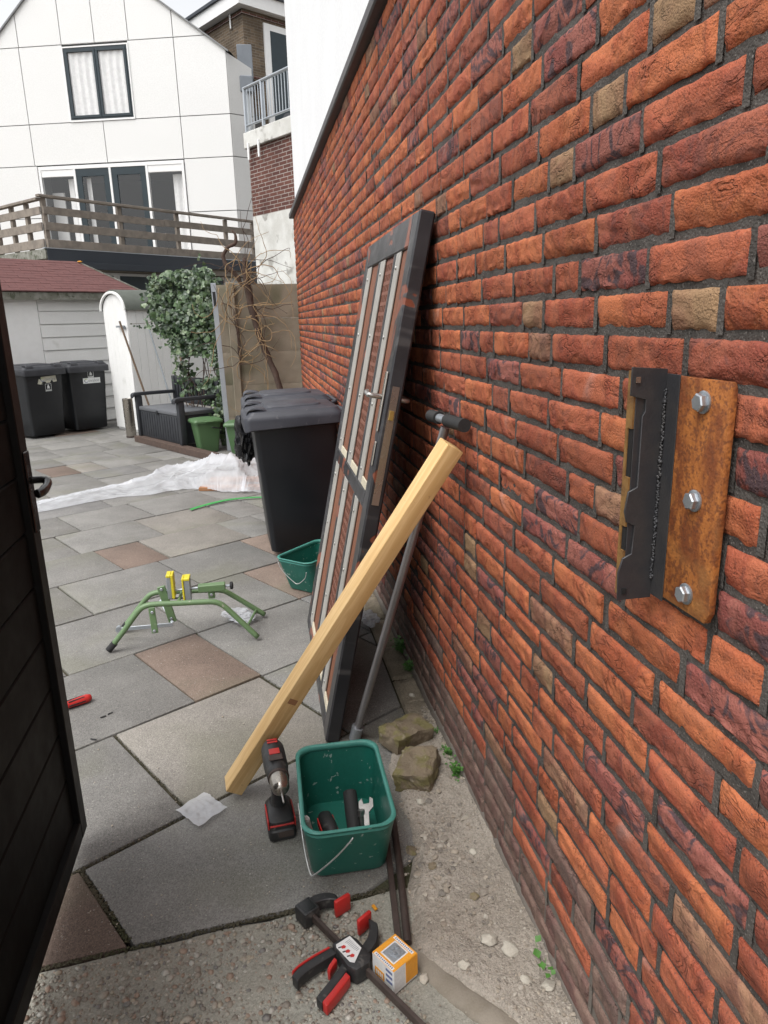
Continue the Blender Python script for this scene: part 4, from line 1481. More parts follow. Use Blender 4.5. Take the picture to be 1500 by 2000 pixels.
crumple('crumpled_plastic', 'crumpled clear plastic lying under the green work stand', (-.145, 3.30, .030), (.085, .07, .034), 2)
crumple('crumpled_plastic', 'crumpled clear plastic on the kerb tiles behind the leaning door', (.470, 3.10, .034), (.05, .075, .036), 5)
sd_ = thing('red_screwdriver', 'red and black screwdriver handle lying on the paving behind the gate', 'screwdriver', M=frame((-.762, 2.625, .017), (.86, .50, 0), (-.5, .86, 0)))
mb = MB(); mb.M = Matrix.Rotation(pi / 2, 4, 'Y'); mb.lathe([(.012, -.055), (.015, -.045), (.0135, -.02), (.016, .02), (.0165, .045), (.012, .060), (.004, .063)], 14); mb.build('handle', 'red', sd_, smooth=60)
mb = MB()
for k in range(6):
    a = k * pi / 3
    mb.box((.005, .0153 * cos(a), .0153 * sin(a)), (.06, .004, .004), Matrix.Rotation(a, 3, 'X'))
mb.build('grip_inlay', 'rubber', sd_)
mb = MB(); mb.tube([(-.055, 0, 0), (-.16, 0, 0)], .003, 8); mb.build('shaft', 'steel', sd_)
for i, (x, y, a, l, lab) in enumerate([(-.640, 2.515, .5, .022, 'short dark splinter on the paving, right of the red screwdriver'), (-.618, 2.535, .55, .020, 'dark splinter lying end to end with its neighbour near the red screwdriver'),
                                       (-.645, 2.365, -.4, .024, 'dark splinter on the paving close to the gate edge'), (.205, 1.432, -1.2, .018, 'yellow chip on the concrete above the clamp jaw')]):
    n = thing('splinter', lab, 'splinter', (x, y, .004 if y > 1.5 else -.003), a)
    MB().box((0, 0, 0), (l, .0045 if i < 3 else .008, .004)).build('sliver', 'rubber' if i < 3 else 'orange_card', n, bevel=.001)
# ================================================================== green pipe stand
st = thing('pipe_stand', 'green tubular clamping stand with yellow jaws on the paving', 'work stand', (-.38, 3.16, 0))
def spart(name, mat, fn, **k):
    m = MB(); fn(m); m.v = [(x + .38, y - 3.16, z) for x, y, z in m.v]
    return m.build(name, mat, st, **k)
ft = [(-.712, 3.09, .020), (-.64, 3.085, .105), (-.575, 3.08, .185), (-.545, 3.08, .207), (-.50, 3.08, .213), (-.40, 3.08, .208), (-.29, 3.08, .203), (-.235, 3.08, .196), (-.195, 3.08, .168), (-.13, 3.07, .095), (-.060, 3.06, .014)]
rt = [(-.690, 3.30, .020), (-.62, 3.29, .105), (-.565, 3.28, .170), (-.535, 3.28, .190), (-.49, 3.28, .194), (-.39, 3.28, .188), (-.27, 3.28, .182), (-.21, 3.285, .170), (-.16, 3.30, .130), (-.09, 3.31, .070), (-.024, 3.318, .014)]
f1 = spart('leg_tube', 'stand', lambda m: m.tube(smoothpath(ft, 4), .0125, 12), smooth=180)
r1 = spart('leg_tube', 'stand', lambda m: m.tube(smoothpath(rt, 4), .0125, 12), smooth=180)
spart('rubber_foot', 'rubber', lambda m: m.tube([(-.722, 3.09, .010), (-.692, 3.088, .042)], .0155, 12))
spart('rubber_foot', 'rubber', lambda m: m.tube([(-.700, 3.301, .012), (-.672, 3.298, .042)], .0155, 12))
spart('cross_brace', 'stand', lambda m: m.tube([(-.105, 3.068, .068), (-.062, 3.312, .046)], .006, 8))
spart('cross_brace', 'stand', lambda m: m.tube([(-.40, 3.08, .208), (-.40, 3.28, .190)], .008, 8))
spart('upright', 'stand', lambda m: m.bar((-.476, 3.155, .268), (-.440, 3.155, .090), .036, .012, (0, 1, 0)), bevel=.002)
spart('upright', 'stand', lambda m: m.bar((-.513, 3.065, .205), (-.509, 3.062, .082), .028, .006, (0, 1, 0)), bevel=.002)
spart('link_strap', 'galv', lambda m: m.bar((-.690, 3.20, .058), (-.437, 3.12, .092), .018, .004, (0, 1, 0)), bevel=.001)
spart('link_strap', 'galv', lambda m: m.bar((-.500, 3.25, .165), (-.440, 3.14, .092), .012, .004, (0, 1, 0)))
spart('hinge_pin', 'galv', lambda m: m.tube([(-.690, 3.19, .060), (-.690, 3.215, .060)], .014, 14))
for x, z0, z1, s in ((-.4355, .208, .322, 1), (-.3605, .180, .300, -1)):
    jw = spart('clamp_jaw', 'galv', lambda m: m.b2((x - .013, 3.14, z0), (x + .006 if s > 0 else x + .013, 3.20, z1 - .012)), bevel=.002)
    def yj(m, x=x, z0=z0, z1=z1, s=s):
        if s > 0:
            m.b2((x + .0065, 3.138, z0), (x + .018, 3.202, z1)); m.b2((x - .0135, 3.138, z1 - .0115), (x + .0062, 3.202, z1))
        else:
            m.b2((x - .022, 3.138, z0 + .004), (x - .0135, 3.202, z1)); m.b2((x - .0132, 3.138, z1 - .0115), (x + .0135, 3.202, z1))
    m = MB(); yj(m); m.v = [(a + .38, b - 3.16, c) for a, b, c in m.v]; m.build('jaw_cover', 'yellow', jw, bevel=.002)
spart('screw_rod', 'galv', lambda m: m.tube([(-.455, 3.168, .238), (-.29, 3.168, .240)], .006, 10))
spart('guide_rod', 'black_metal', lambda m: m.tube([(-.44, 3.155, .205), (-.375, 3.150, .203)], .005, 8))
spart('spindle_sleeve', 'stand', lambda m: m.b2((-.315, 3.150, .221), (-.192, 3.188, .254)), bevel=.003)
spart('spindle_support', 'stand', lambda m: m.b2((-.272, 3.158, .185), (-.242, 3.182, .2205)), bevel=.002)
spart('spindle_end', 'galv', lambda m: m.tube([(-.192, 3.168, .238), (-.168, 3.168, .238)], .006, 8))
def knob(m):
    m.M = Matrix.Translation((-.172, 3.168, .238)) @ Matrix.Rotation(pi / 2, 4, 'Y')
    m.lathe([(.010, 0), (.018, .002), (.019, .012), (.012, .016)], 12)
spart('hand_knob', 'rubber', knob)

for x, y, z in ((-.474, 3.1485, .255), (-.445, 3.1485, .110), (-.511, 3.0585, .095), (-.511, 3.0585, .185), (-.257, 3.157, .205)):
    def bh(m, x=x, y=y, z=z):
        m.M = Matrix.Translation((x, y, z)) @ Matrix.Rotation(pi / 2, 4, 'X'); m.lathe([(.0075, 0), (.0075, .004), (.006, .005)], 6)
    spart('bolt_head', 'zinc', bh)
# ================================================================== wheelie bins
def bin_parts(t, w, d, h, body, lidm, two_grips=True):
    hb = h * .90
    wb, db = w * .80, d * .72
    def sec(f, z, off=0, r=.035):
        return rrect(wb + (w - .05 - wb) * f - off, db + (d - .10 - db) * f - off, r, z, 4, 0, .03 * (1 - f))
    m = MB(); m.loft([sec(0, .03, .02), sec(.02, .04), sec(.3, hb * .3), sec(.62, hb * .62), sec(.66, hb * .66, -.006), sec(.97, hb * .965)])
    m.build('body', body, t, smooth=45)
    m = MB(); m.loft([sec(1, hb * .95, -.02), sec(1, hb * .955, -.035), sec(1, hb, -.04), sec(1, hb + .006, -.03)])
    m.build('collar', body, t, smooth=30)
    # lid: front lip turned down, shallow dome
    m = MB()
    def lsec(k, z, r=.04):
        return rrect((w + .02) * k, (d - .01) * k, r, z, 5, 0, -.005)
    m.loft([lsec(1.0, hb - .030), lsec(1.005, hb + .010), lsec(.995, hb + .028), lsec(.95, hb + .040), lsec(.93, hb + .046), lsec(.90, hb + .058), lsec(.5, hb + .072)])
    m.v = [(x, y, z - .012 * ss(0, d / 2, -y) - (.022 * ss(d * .36, d / 2, -y) if z < hb else 0)) for x, y, z in m.v]
    lid = m.build('lid', lidm, t, smooth=40)
    m = MB(); m.loft([rrect(w * .66, d * .60, .05, hb + .050, 4), rrect(w * .62, d * .56, .05, hb + .079, 4)])
    m.v = [(x, y, z - .012 * ss(0, d / 2, -y)) for x, y, z in m.v]
    m.build('raised_panel', lidm, lid, bevel=.006, seg=2, smooth=40)
    for sx in (-1, 1):
        x = sx * w * .33
        m = MB()
        P = smoothpath([(x, -d / 2 + .015, hb + .016), (x, -d / 2 + .025, hb + .055), (x, -d / 2 + .06, hb + .068), (x, -d / 2 + .12, hb + .060), (x, -d / 2 + .14, hb + .045)], 4)
        m.loft([[(p.x - .05, p.y, p.z - .006), (p.x + .05, p.y, p.z - .006), (p.x + .045, p.y, p.z + .006), (p.x - .045, p.y, p.z + .006)] for p in P])
        m.build('grip', lidm, lid, bevel=.003, seg=2)
    m = MB(); m.tube(smoothpath([(-w * .40, d / 2 - .06, hb - .02), (-w * .40, d / 2 + .01, hb + .004), (-w * .30, d / 2 + .028, hb + .008), (w * .30, d / 2 + .028, hb + .008), (w * .40, d / 2 + .01, hb + .004), (w * .40, d / 2 - .06, hb - .02)], 4), .014, 8)
    m.build('handle_bar', lidm, t, smooth=180)
    for sx in (-1, 1):
        m = MB(); m.M = Matrix.Translation((sx * (wb / 2 + .012), db / 2 + .010, .095)) @ Matrix.Rotation(pi / 2, 4, 'Y')
        m.lathe([(.05, -.022), (.092, -.022), (.095, -.015), (.095, .015), (.092, .022), (.05, .022)], 22)
        wh = m.build('wheel', 'rubber', t, smooth=40)
        m = MB(); m.M = Matrix.Translation((sx * (wb / 2 + .012), db / 2 + .010, .095)) @ Matrix.Rotation(pi / 2, 4, 'Y')
        m.lathe([(.03, -.024), (.049, -.024), (.049, .024), (.03, .024)], 16); m.build('hub', lidm, wh)
    return hb
def bin_at(label, loc, rz, w, d, h, body, lidm, group):
    t = thing('wheelie_bin', label, 'wheelie bin', loc, rz, group)
    hb = bin_parts(t, w, d, h, body, lidm)
    return t, hb

# two bins against the leaning door, lids towards the left
nb1, hb = bin_at('big black wheelie bin with grey lid right behind the leaning door', (.222, 4.44, 0), rad(-87), .50, .60, .955, 'near_body', 'near_lid', 'wheelie bins by the brick wall')
m = MB(); m.M = Matrix.Translation((-.2268, .03, hb * .86)) @ Matrix.Rotation(-pi / 2, 4, 'Y') @ Matrix.Rotation(rad(6), 4, 'Y')
m.lathe([(.052, 0), (.055, .003), (.060, .003), (.062, 0)], 28); m.build('embossed_ring', 'near_body', nb1, smooth=50)
nb2, _ = bin_at('second black wheelie bin hidden behind the first, only its lid showing', (.215, 5.01, 0), rad(-88), .50, .60, .975, 'near_body', 'near_lid', 'wheelie bins by the brick wall')
# two bins in front of the shed
SH = V((-2.87, 11.1, 0)); SR = rad(40)
def shw(x, y, z=0):
    return (SH.x + x * cos(SR) - y * sin(SR), SH.y + x * sin(SR) + y * cos(SR), z)
def stickers(t, w, d, hb, old):
    # front face leans out towards the top
    f = lambda z: -((d * .72 + (d - .10 - d * .72) * z / hb) / 2 - .03 * (1 - z / hb)) - .0035
    tilt = math.atan((f(hb) - f(0)) / hb)
    def FM(x, z):
        return Matrix.Translation((x, f(z), z)) @ Matrix.Rotation(pi / 2 - tilt, 4, 'X')
    sz, px = (.70, .045) if not old else (.765, .055)
    m = MB(); m.M = FM(px, sz)
    if old:
        m.prism([(-.150, -.052), (-.128, .012), (-.105, .002), (-.098, .036), (.105, .045), (.118, -.035), (.07, -.042), (.052, -.012), (.035, -.02), (.022, -.045), (-.03, -.046), (-.042, -.025), (-.08, -.03), (-.10, -.05), (-.07, -.056), (-.11, -.060)], 0, .0006)
    else:
        m.prism([(-.125, -.037), (.125, -.037), (.125, .037), (-.125, .037)], 0, .0006)
    s = m.build('name_sticker', 'sticker_old' if old else 'sticker', t)
    text_obj('ovalex', .060, 'grey_ink', s, FM(px + .028, sz) @ Matrix.Translation((0, 0, .0012)))
    for a0, a1, r, mt, q in ((60, 200, .026, 'green_ink', .0010), (150, 330, .029, 'blue_ink', .0014)):
        m = MB(); m.M = FM(px - .078, sz + .002)
        ring = [(r * cos(rad(a)), r * sin(rad(a))) for a in range(a0, a1 + 1, 14)] + [((r - .008) * cos(rad(a)), (r - .008) * sin(rad(a))) for a in range(a1, a0 - 1, -14)]
        n = len(ring) // 2
        m.add([(x, y, q) for x, y in ring], [(i, i + 1, 2 * n - 2 - i, 2 * n - 1 - i) for i in range(n - 1)])
        m.build('logo_arc', mt, s, recalc=False)
    pz = sz - .108 if old else sz + .085
    m = MB(); m.M = FM(px - .008, pz)
    for a, b, c, e in ((-.042, -.038, -.05, .05), (.038, .042, -.05, .05), (-.038, .038, .046, .05)):
        m.b2((a, c, 0), (b, e, .0006))
    m.prism([(-.014, -.018), (-.016, .016), (-.008, .026), (-.006, .04), (.006, .04), (.008, .026), (.016, .012), (.020, -.018), (.014, -.018), (.010, .004), (.006, -.018), (-.002, -.004), (-.006, -.018)], 0, .0006)
    for k in range(6):
        m.b2((-.034 + k * .012, -.048, 0), (-.026 + k * .012, -.026, .0006))
    m.build('litter_symbol', 'sticker', t)
W2, D2, H2 = .58, .62, .985
fb1, hb = bin_at('black wheelie bin with a torn sticker, next to the gate edge', shw(-.52, -.62), SR + rad(4), W2, D2, H2, 'black_pl', 'lid_pl', 'wheelie bins by the shed')
stickers(fb1, W2, D2, hb, True)
fb2, hb = bin_at('black wheelie bin with a clean white sticker, beside the arched cabinet', shw(.125, -.60), SR - rad(1), W2, D2, H2, 'black_pl', 'lid_pl', 'wheelie bins by the shed')
stickers(fb2, W2, D2, hb, False)

# black sack hanging at the far bin
crumple('rubbish_sack', 'black plastic rubbish sack bulging beside the big wheelie bin', (-.070, 5.02, .63), (.085, .14, .21), 11, 'rubbish sack', 'bag')
# ================================================================== plastic sheeting, boards and strap
ctr = smoothpath([(-1.92, 6.02, 0), (-1.66, 6.14, 0), (-1.35, 6.38, 0), (-1.05, 6.52, 0), (-.75, 6.66, 0), (-.42, 6.72, 0), (-.05, 6.70, 0), (.25, 6.62, 0)], 8)
nw = len(ctr) - 1
def sheet(u, v):
    i = min(nw - 1, int(u * nw)); f = u * nw - i
    p = ctr[i].lerp(ctr[i + 1], f)
    tn = (ctr[i + 1] - ctr[i]).normalized(); nr = V((-tn.y, tn.x, 0))
    hw = .21 + .19 * ss(.2, .6, u) + .26 * ss(.6, .85, u)
    s = 2 * v - 1
    edge = .06 * noise.noise(V((u * 9, s * .7, 3))) + .03 * noise.noise(V((u * 24, s, 8)))
    q = p + nr * (s * (hw + edge) + .04 * noise.noise(V((u * 6, 1, 1))))
    ht = .016 + .030 * ss(.05, .3, u) + .055 * ss(.38, .6, u) + .13 * ss(.60, .86, u)
    hump = (1 - abs(s) ** 2.0)
    z = ht * hump * (.8 + .5 * noise.noise(V((u * 5, s * .8, 0))))
    fold = lambda x: max(0, 1 - 3.2 * abs(x)) ** 1.5
    z += .055 * fold(noise.noise(V((u * 4.2 + s * .9, s * 1.0, 2)))) * (.35 + ss(.15, .7, u))
    z += .030 * fold(noise.noise(V((u * 7 - s * 1.6, s * 1.3, 4)))) * (.4 + .6 * ss(.15, .7, u))
    z += .008 * fold(noise.noise(V((u * 15 + s * 3, s * 2.6, 6))))
    return (q.x, q.y, max(.006, z * (1 - .75 * abs(s) ** 5)))
mb = MB(); mb.grid(sheet, 240, 70)
sh = mb.build('plastic_sheet', 'film', recalc=False, smooth=60)
tag(sh, 'long crumpled white plastic sheet lying across the paving', 'plastic sheet')
for i, (a, b_, lab) in enumerate((((-.52, 6.30), (.22, 6.13), 'orange-brown board poking out under the plastic sheet, nearer one'), ((-.45, 6.62), (.28, 6.45), 'board lying beneath the plastic sheet behind the bins'))):
    pl = thing('loose_board', lab, 'board', (a[0], a[1], 0), 0, 'boards under the sheet')
    MB().bar((0, 0, .016), (b_[0] - a[0], b_[1] - a[1], .016), .11, .03).build('plank', 'plank', pl, bevel=.002)
sp = thing('green_strap', 'bright green plastic strap curving over the paving beside the bins', 'strap', (-.552, 5.57, 0))
P = smoothpath([(0, 0, .006), (.10, .095, .010), (.27, .205, .014), (.42, .245, .012), (.58, .235, .010), (.75, .20, .006)], 6)
mb = MB(); mb.loft([[p + V((.008, -.012, 0)), p + V((-.008, .012, .004)), p + V((-.008, .012, .006)), p + V((.008, -.012, .002))] for p in P]); mb.build('band', 'strap', sp, smooth=60)

# ================================================================== storage bench and things round it
BO = V((-1.467, 9.33, 0))
bn = thing('storage_bench', 'dark grey plastic storage bench with armrests under the ivy', 'bench', M=frame(BO, (-E2.x * -1 * -1, -E2.y, 0), (E1.x, E1.y, 0)) if False else frame(BO, (-E2.x, -E2.y, 0), (E1.x, E1.y, 0)))
BL, BD = 1.20, .56
def bp(name, mat, lo, hi, bevel=.006, par=None):
    return MB().b2(lo, hi).build(name, mat, par or bn, bevel=bevel, seg=2)
MB().b2((-.02, -.05, 0), (1.95, .06, .075)).build('base_plank', 'bark', bn, bevel=.004)
bp('box_front', 'bench', (.07, .03, .080), (BL - .07, .055, .40))
bx = bp('box_body', 'bench', (.07, .056, .080), (BL - .07, BD - .05, .40), .004)
for k in range(1, 16):
    MB().b2((.07 + k * (BL - .14) / 16 - .003, .0255, .10), (.07 + k * (BL - .14) / 16 + .003, .0298, .385)).build('groove_rib', 'bench', bx)
ld = bp('lid', 'bench_lid', (.06, .02, .402), (BL - .06, BD - .07, .447), .010)
bp('latch', 'black_pl', (BL * .46, .012, .385), (BL * .46 + .05, .0195, .43), .003, ld)
for x in (0, BL - .07):
    bp('leg', 'bench', (x, .0, .076), (x + .068, .075, .575), .008)
    bp('leg', 'bench', (x, BD - .045, .076), (x + .068, BD + .02, .79), .008)
    m = MB(); Pp = smoothpath([(x + .034, -.045, .575), (x + .034, -.01, .600), (x + .034, .15, .603), (x + .034, BD - .05, .600)], 4)
    m.loft([[(p.x - .040, p.y, p.z - .026), (p.x + .040, p.y, p.z - .026), (p.x + .036, p.y, p.z + .014), (p.x - .036, p.y, p.z + .014)] for p in Pp]); m.build('armrest', 'bench', bn, bevel=.006, seg=2)
bp('back_rail', 'bench', (.069, BD - .035, .705), (BL - .071, BD + .005, .785), .008)
bp('back_rail', 'bench', (.069, BD - .035, .46), (BL - .071, BD + .005, .52), .006)
for k in range(13):
    x = .10 + k * (BL - .20) / 12
    bp('back_slat', 'bench', (x - .021, BD - .028, .521), (x + .021, BD - .004, .704), .004)

def caddy(label, loc, rz):
    t = thing('green_bin', label, 'waste bin', loc, rz, 'small green bins')
    m = MB(); m.loft([rrect(.20, .18, .02, 0), rrect(.205, .185, .02, .01), rrect(.29, .25, .025, .335), rrect(.30, .26, .025, .336), rrect(.30, .26, .025, .35)]); m.build('tub', 'gbin', t, smooth=40)
    m = MB(); m.loft([rrect(.33, .30, .03, .335), rrect(.335, .305, .03, .355), rrect(.31, .28, .03, .375), rrect(.16, .14, .03, .388)]); ld = m.build('lid', 'gbin', t, smooth=35)
    m = MB(); m.b2((-.05, -.175, .345), (.05, -.152, .360)); m.build('lid_tab', 'gbin', ld, bevel=.004)
    m = MB(); m.tube(smoothpath([(.155, .0, .32), (.16, -.07, .27), (.12, -.155, .27), (.02, -.165, .29)], 4), .007, 8); m.build('carry_handle', 'black_pl', t, smooth=180)
    return t
caddy('small green lidded waste bin standing beside the storage bench', (-.560, 8.30, .005), rad(20))
caddy('small green waste bin half hidden behind the large wheelie bins', (-.16, 7.92, .0), rad(-10))
cy = thing('steel_pipe_offcut', 'brown steel cylinder standing upright beside the storage bench', 'cylinder', (-1.62, 9.74, 0))
m = MB(); m.lathe([(.062, 0), (.064, .004), (.064, .505), (.060, .508), (.058, .505), (.058, .01), (.0, .01)], 24); m.build('tube', 'chrome', cy, smooth=40)
m = MB(); m.lathe([(.0652, .0), (.0652, .02)], 24); m.build('base_ring', 'bar', cy)

# ================================================================== arched white cabinet
CA = V((-1.575, 10.12, 0)); ca = rad(126)
cf = V((cos(ca), sin(ca), 0)); cs = V((cos(rad(34)), sin(rad(34)), 0))
cb = thing('garden_cabinet', 'white wooden garden cabinet with arched felt roof beside the bins', 'cabinet', M=frame(CA, cs, cf))
CW, CD, CZ, CR = .68, .80, 1.62, .215           # local y = front width, local x = depth
def arch(y):
    s = (y / CW - .5) * 2
    return CZ + CR * sqrt(max(0, 1 - s * s))
npk = 6
for k in range(npk):
    y0, y1 = k * CW / npk + .0015, (k + 1) * CW / npk - .0015
    tops = [(y0 + (y1 - y0) * j / 4) for j in range(5)]
    m = MB(); pts = [(y0, .03), (y1, .03)] + [(y, arch(min(max(y, .004), CW - .004)) - .002) for y in reversed(tops)]
    m.loft([[(0, y, z) for y, z in pts], [(.022, y, z) for y, z in pts]]); m.build('front_plank', 'white', cb, bevel=.0015)
nps = 7
for k in range(nps):
    x0, x1 = .024 + k * (CD - .024) / nps + .0015, .024 + (k + 1) * (CD - .024) / nps - .0015
    m = MB().b2((x0, .0, .03), (x1, .022, CZ + .02)); m.build('side_plank', 'white', cb, bevel=.0015)
MB().b2((.024, .024, .0), (CD, CW - .002, CZ + .0)).build('inner_wall', 'white', cb)
def archring(x, o, n=18):
    return [(x, CW / 2 - (CW / 2 + o) * cos(pi * j / n), CZ + (CR + o) * sin(pi * j / n) - (.0 if o > 0 else 0)) for j in range(n + 1)]
m = MB(); a_, b_ = archring(-.035, .006), archring(-.035, .036)
m.loft([a_ + b_[::-1], [(x + .028, y, z) for x, y, z in a_ + b_[::-1]]]); m.build('arch_trim', 'white', cb, bevel=.003)
m = MB(); a_, b_ = archring(-.012, .030), archring(-.012, .056)
m.loft([a_ + b_[::-1], [(CD + .05, y, z) for x, y, z in a_ + b_[::-1]]]); m.build('felt_roof', 'felt', cb)
m = MB().b2((-.020, .03, 1.38), (-.001, .10, 1.41)); m.b2((-.045, .015, 1.40), (-.020, .24, 1.425)); m.build('tool_rail', 'galv', cb)
for lab, a, b_, r, mt, cap in (('brown broom handle leaning against the front corner of the arched cabinet', (-1.29, 9.86, .02), (-1.635, 9.95, 1.48), .013, 'broom', None),
                               ('thin grey pole with green tip leaning on the cabinet side', (-1.02, 10.02, .02), (-1.325, 10.16, 1.47), .011, 'galv', 'gbin'),
                               ('wooden stick leaning beside the ivy at the cabinet end', (-.83, 10.02, .02), (-1.00, 10.33, 1.50), .014, 'broom', None)):
    br = thing('broom', lab, 'broom', a, 0, 'sticks leaning on the cabinet')
    v = V(b_) - V(a)
    MB().tube([v * .03, v], r, 10).build('stick', mt, br)
    if cap:
        MB().tube([v * .955, v * 1.01], r + .003, 10).build('end_cap', cap, br)
    MB().b2((-.10, -.03, .0), (.10, .03, .045)).build('broom_head', 'bark', br, bevel=.006)

# ================================================================== concrete fence, screen, ivy, vine
fc = thing('concrete_fence', 'mossy concrete panel fence closing the yard beside the brick wall end', 'fence', (0, 8.40, 0))
fc['kind'] = 'thing'
for k in range(5):
    m = MB(); z0 = .0 + k * .366
    m.grid(lambda u, v: (-.33 + .91 * u, -.004 * noise.noise(V((u * 20, v * 6 + k * 9, 1))) + .003 * (abs(2 * v - 1) > .98), z0 + .003 + .359 * v), 40, 12)
    o = m.build('fence_panel', 'concrete', fc, recalc=False, smooth=60)
    MB().b2((-.33, .004, z0 - .001), (.58, .045, z0 + .364)).build('panel_back', 'concrete', o)
MB().b2((-.215, -.055, 0), (-.125, -.006, 1.85)).build('fence_post', 'concrete', fc, bevel=.008)
ps = thing('galvanised_post', 'pale blue-grey metal strip standing between ivy and concrete fence', 'post', (-.312, 8.24, 0))
MB().bar((0, 0, 0), (-.030, .0, 1.84), .055, .012, (0, 1, 0)).build('strip', 'galv', ps, bevel=.002)
MB().bar((-.026, -.008, 1.60), (-.0305, -.008, 1.75), .03, .005, (0, 1, 0)).build('bracket', 'black_pl', ps)
scn = thing('timber_screen', 'weathered timber screen overgrown by ivy behind the bench', 'screen', M=frame((-.34, 8.95, 0), (-.82, .57, 0), (.57, .82, 0)))
for k in range(9):
    MB().b2((k * .115, -.012, .0), (k * .115 + .108, .012, 1.80 + RP.uniform(-.02, .02))).build('board', 'timber_grey', scn, bevel=.002)
iv = thing('ivy', 'dense green ivy covering the screen above the storage bench', 'ivy', (-.36, 8.80, 0))
RI = random.Random(12)
i0, i1 = V((-1.13, 9.22, 0)), V((-.300, 8.50, 0))
mb = MB()
def leaf(mb, p, s, nrm, R):
    t = nrm.orthogonal().normalized()
    t = Matrix.Rotation(R.uniform(0, 6.28), 3, nrm) @ t
    w = nrm.cross(t)
    k = [(0, 0, 0), (.30, .42, .0), (.12, .50, .05), (.55, .34, .06), (1.0, 0, -.06), (.55, -.34, .06), (.12, -.50, .05), (.30, -.42, 0)]
    vs = [p + (t * (a - .3) + w * b + nrm * c) * s for a, b, c in k[:1] + k[2:7]]
    c = p + nrm * s * .04
    mb.add([c] + vs, [(0, 1, 2), (0, 2, 3), (0, 3, 4), (0, 4, 5), (0, 5, 6), (0, 6, 1)])
nL = 0
while nL < 4300:
    z, x = RI.uniform(.05, 2.02), RI.uniform(-.06, 1.06)
    lo = .30 - .30 * ss(1.1, 1.62, z) + .14 * (1 - ss(.75, 1.0, z)) + .32 * (1 - ss(.42, .62, z)) + .13 * noise.noise(V((z * 7, 1, 0)))
    hi = 1.0 + .05 * noise.noise(V((z * 6, 4, 0))) - .05 * ss(1.2, 1.7, z)
    top = 2.0 - .08 * ss(.35, 0, x) + .13 * noise.noise(V((x * 8, 7, 0)))
    if not (lo < x < hi and z < top):
        continue
    if noise.noise(V((x * 8, z * 7, 3))) < -.16 and RI.random() < .8:
        continue
    if z < 1.06 and x < .90 and (noise.noise(V((x * 6, z * 3, 5))) < .30 or z < .5):
        continue
    dpt = RI.gauss(0, .085) - .06 * noise.noise(V((x * 5, z * 4, 8)))
    p = i0.lerp(i1, x) + V((-.57, -.82, 0)) * dpt * -1 + V((0, 0, z))
    nr = V((-.25 + RI.gauss(0, .45), -1 + RI.gauss(0, .35), .45 + RI.gauss(0, .4))).normalized()
    leaf(mb, p - V((-.36, 8.80, 0)), RI.choice([RI.uniform(.022, .04), RI.uniform(.035, .06), RI.uniform(.05, .078)]), nr, RI)
    nL += 1
for k in range(26):                                    # loose runners hanging out of the mass
    xx = RI.uniform(.1, 1); zz = RI.uniform(1.0, 2.05); dx = RI.gauss(0, .12)
    for j in range(RI.randint(4, 9)):
        p = i0.lerp(i1, xx + dx * j * .12) + V((-.05, -.14 - RI.random() * .05, zz - j * .045 * RI.choice([1, 1, -.4])))
        leaf(mb, p - V((-.36, 8.80, 0)), RI.uniform(.022, .05), V((RI.gauss(0, .4), -1, RI.gauss(.3, .4))).normalized(), RI)
for (x0, z0, x1, z1, n) in ((-1.02, 1.56, -1.52, 1.44, 26), (-1.02, 1.44, -1.30, 1.40, 14)):      # trailing strands on the cabinet side
    for k in range(n):
        f = k / n
        p = V((x0 + (x1 - x0) * f, 9.75 + .25 * f, z0 + (z1 - z0) * f - .10 * sin(f * pi)))
        leaf(mb, p - V((-.36, 8.80, 0)) + V((RI.gauss(0, .012), 0, RI.gauss(0, .012))), RI.uniform(.022, .038), V((RI.gauss(0, .3), -1, RI.gauss(.2, .3))).normalized(), RI)
o = mb.build('leaves', 'leaf', iv, recalc=False, smooth=None)
o['kind'] = 'stuff'
mb = MB()
for k in range(16):
    x = RI.uniform(.35, 1)
    P = smoothpath([(i0.lerp(i1, x + RI.gauss(0, .03) * j) + V((0, 0, .02 + j * .31)) - V((-.36, 8.80, 0)) + V((.03, .05, 0))) for j in range(6)], 3)
    mb.tube(P, [.008 - .005 * i / len(P) for i in range(len(P))], 5)
mb.tube(smoothpath([V((x, y, z)) - V((-.36, 8.80, 0)) for x, y, z in ((-1.02, 9.74, 1.56), (-1.2, 9.8, 1.46), (-1.52, 10.0, 1.44))], 5), .003, 5)
mb.build('stems', 'bark', iv, smooth=180)

vn = thing('vine', 'gnarled leafless vine with tangled tan shoots climbing the concrete fence', 'vine', (.30, 8.20, 0))
vo = V((.30, 8.20, 0))
def vt(pts, rs, name, mat='bark', n=9, k=5):
    P = smoothpath([V(p) - vo for p in pts], k)
    m = len(P) - 1
    r = [rs[min(len(rs) - 2, int(i / m * (len(rs) - 1)))] for i in range(m + 1)]
    r = [rs[int(i / m * (len(rs) - 1))] * (1 - (i / m * (len(rs) - 1)) % 1) + rs[min(len(rs) - 1, int(i / m * (len(rs) - 1)) + 1)] * ((i / m * (len(rs) - 1)) % 1) for i in range(m + 1)]
    q = MB()
    q.tube([p + V((noise.noise(p * 14), 0, noise.noise(p * 14 + V((5, 0, 0))))) * .012 for p in P], [a * (1 + .22 * noise.noise(V((i * .9, 3, 1)))) for i, a in enumerate(r)], n)
    return q.build(name, mat, vn, smooth=180)
vt([(.37, 8.2, 0), (.33, 8.2, .40), (.29, 8.2, .74), (.19, 8.22, 1.05), (.10, 8.24, 1.34), (.035, 8.25, 1.66), (.012, 8.26, 1.95), (.008, 8.27, 2.10)], [.038, .036, .034, .034, .036, .040, .038, .016], 'trunk')
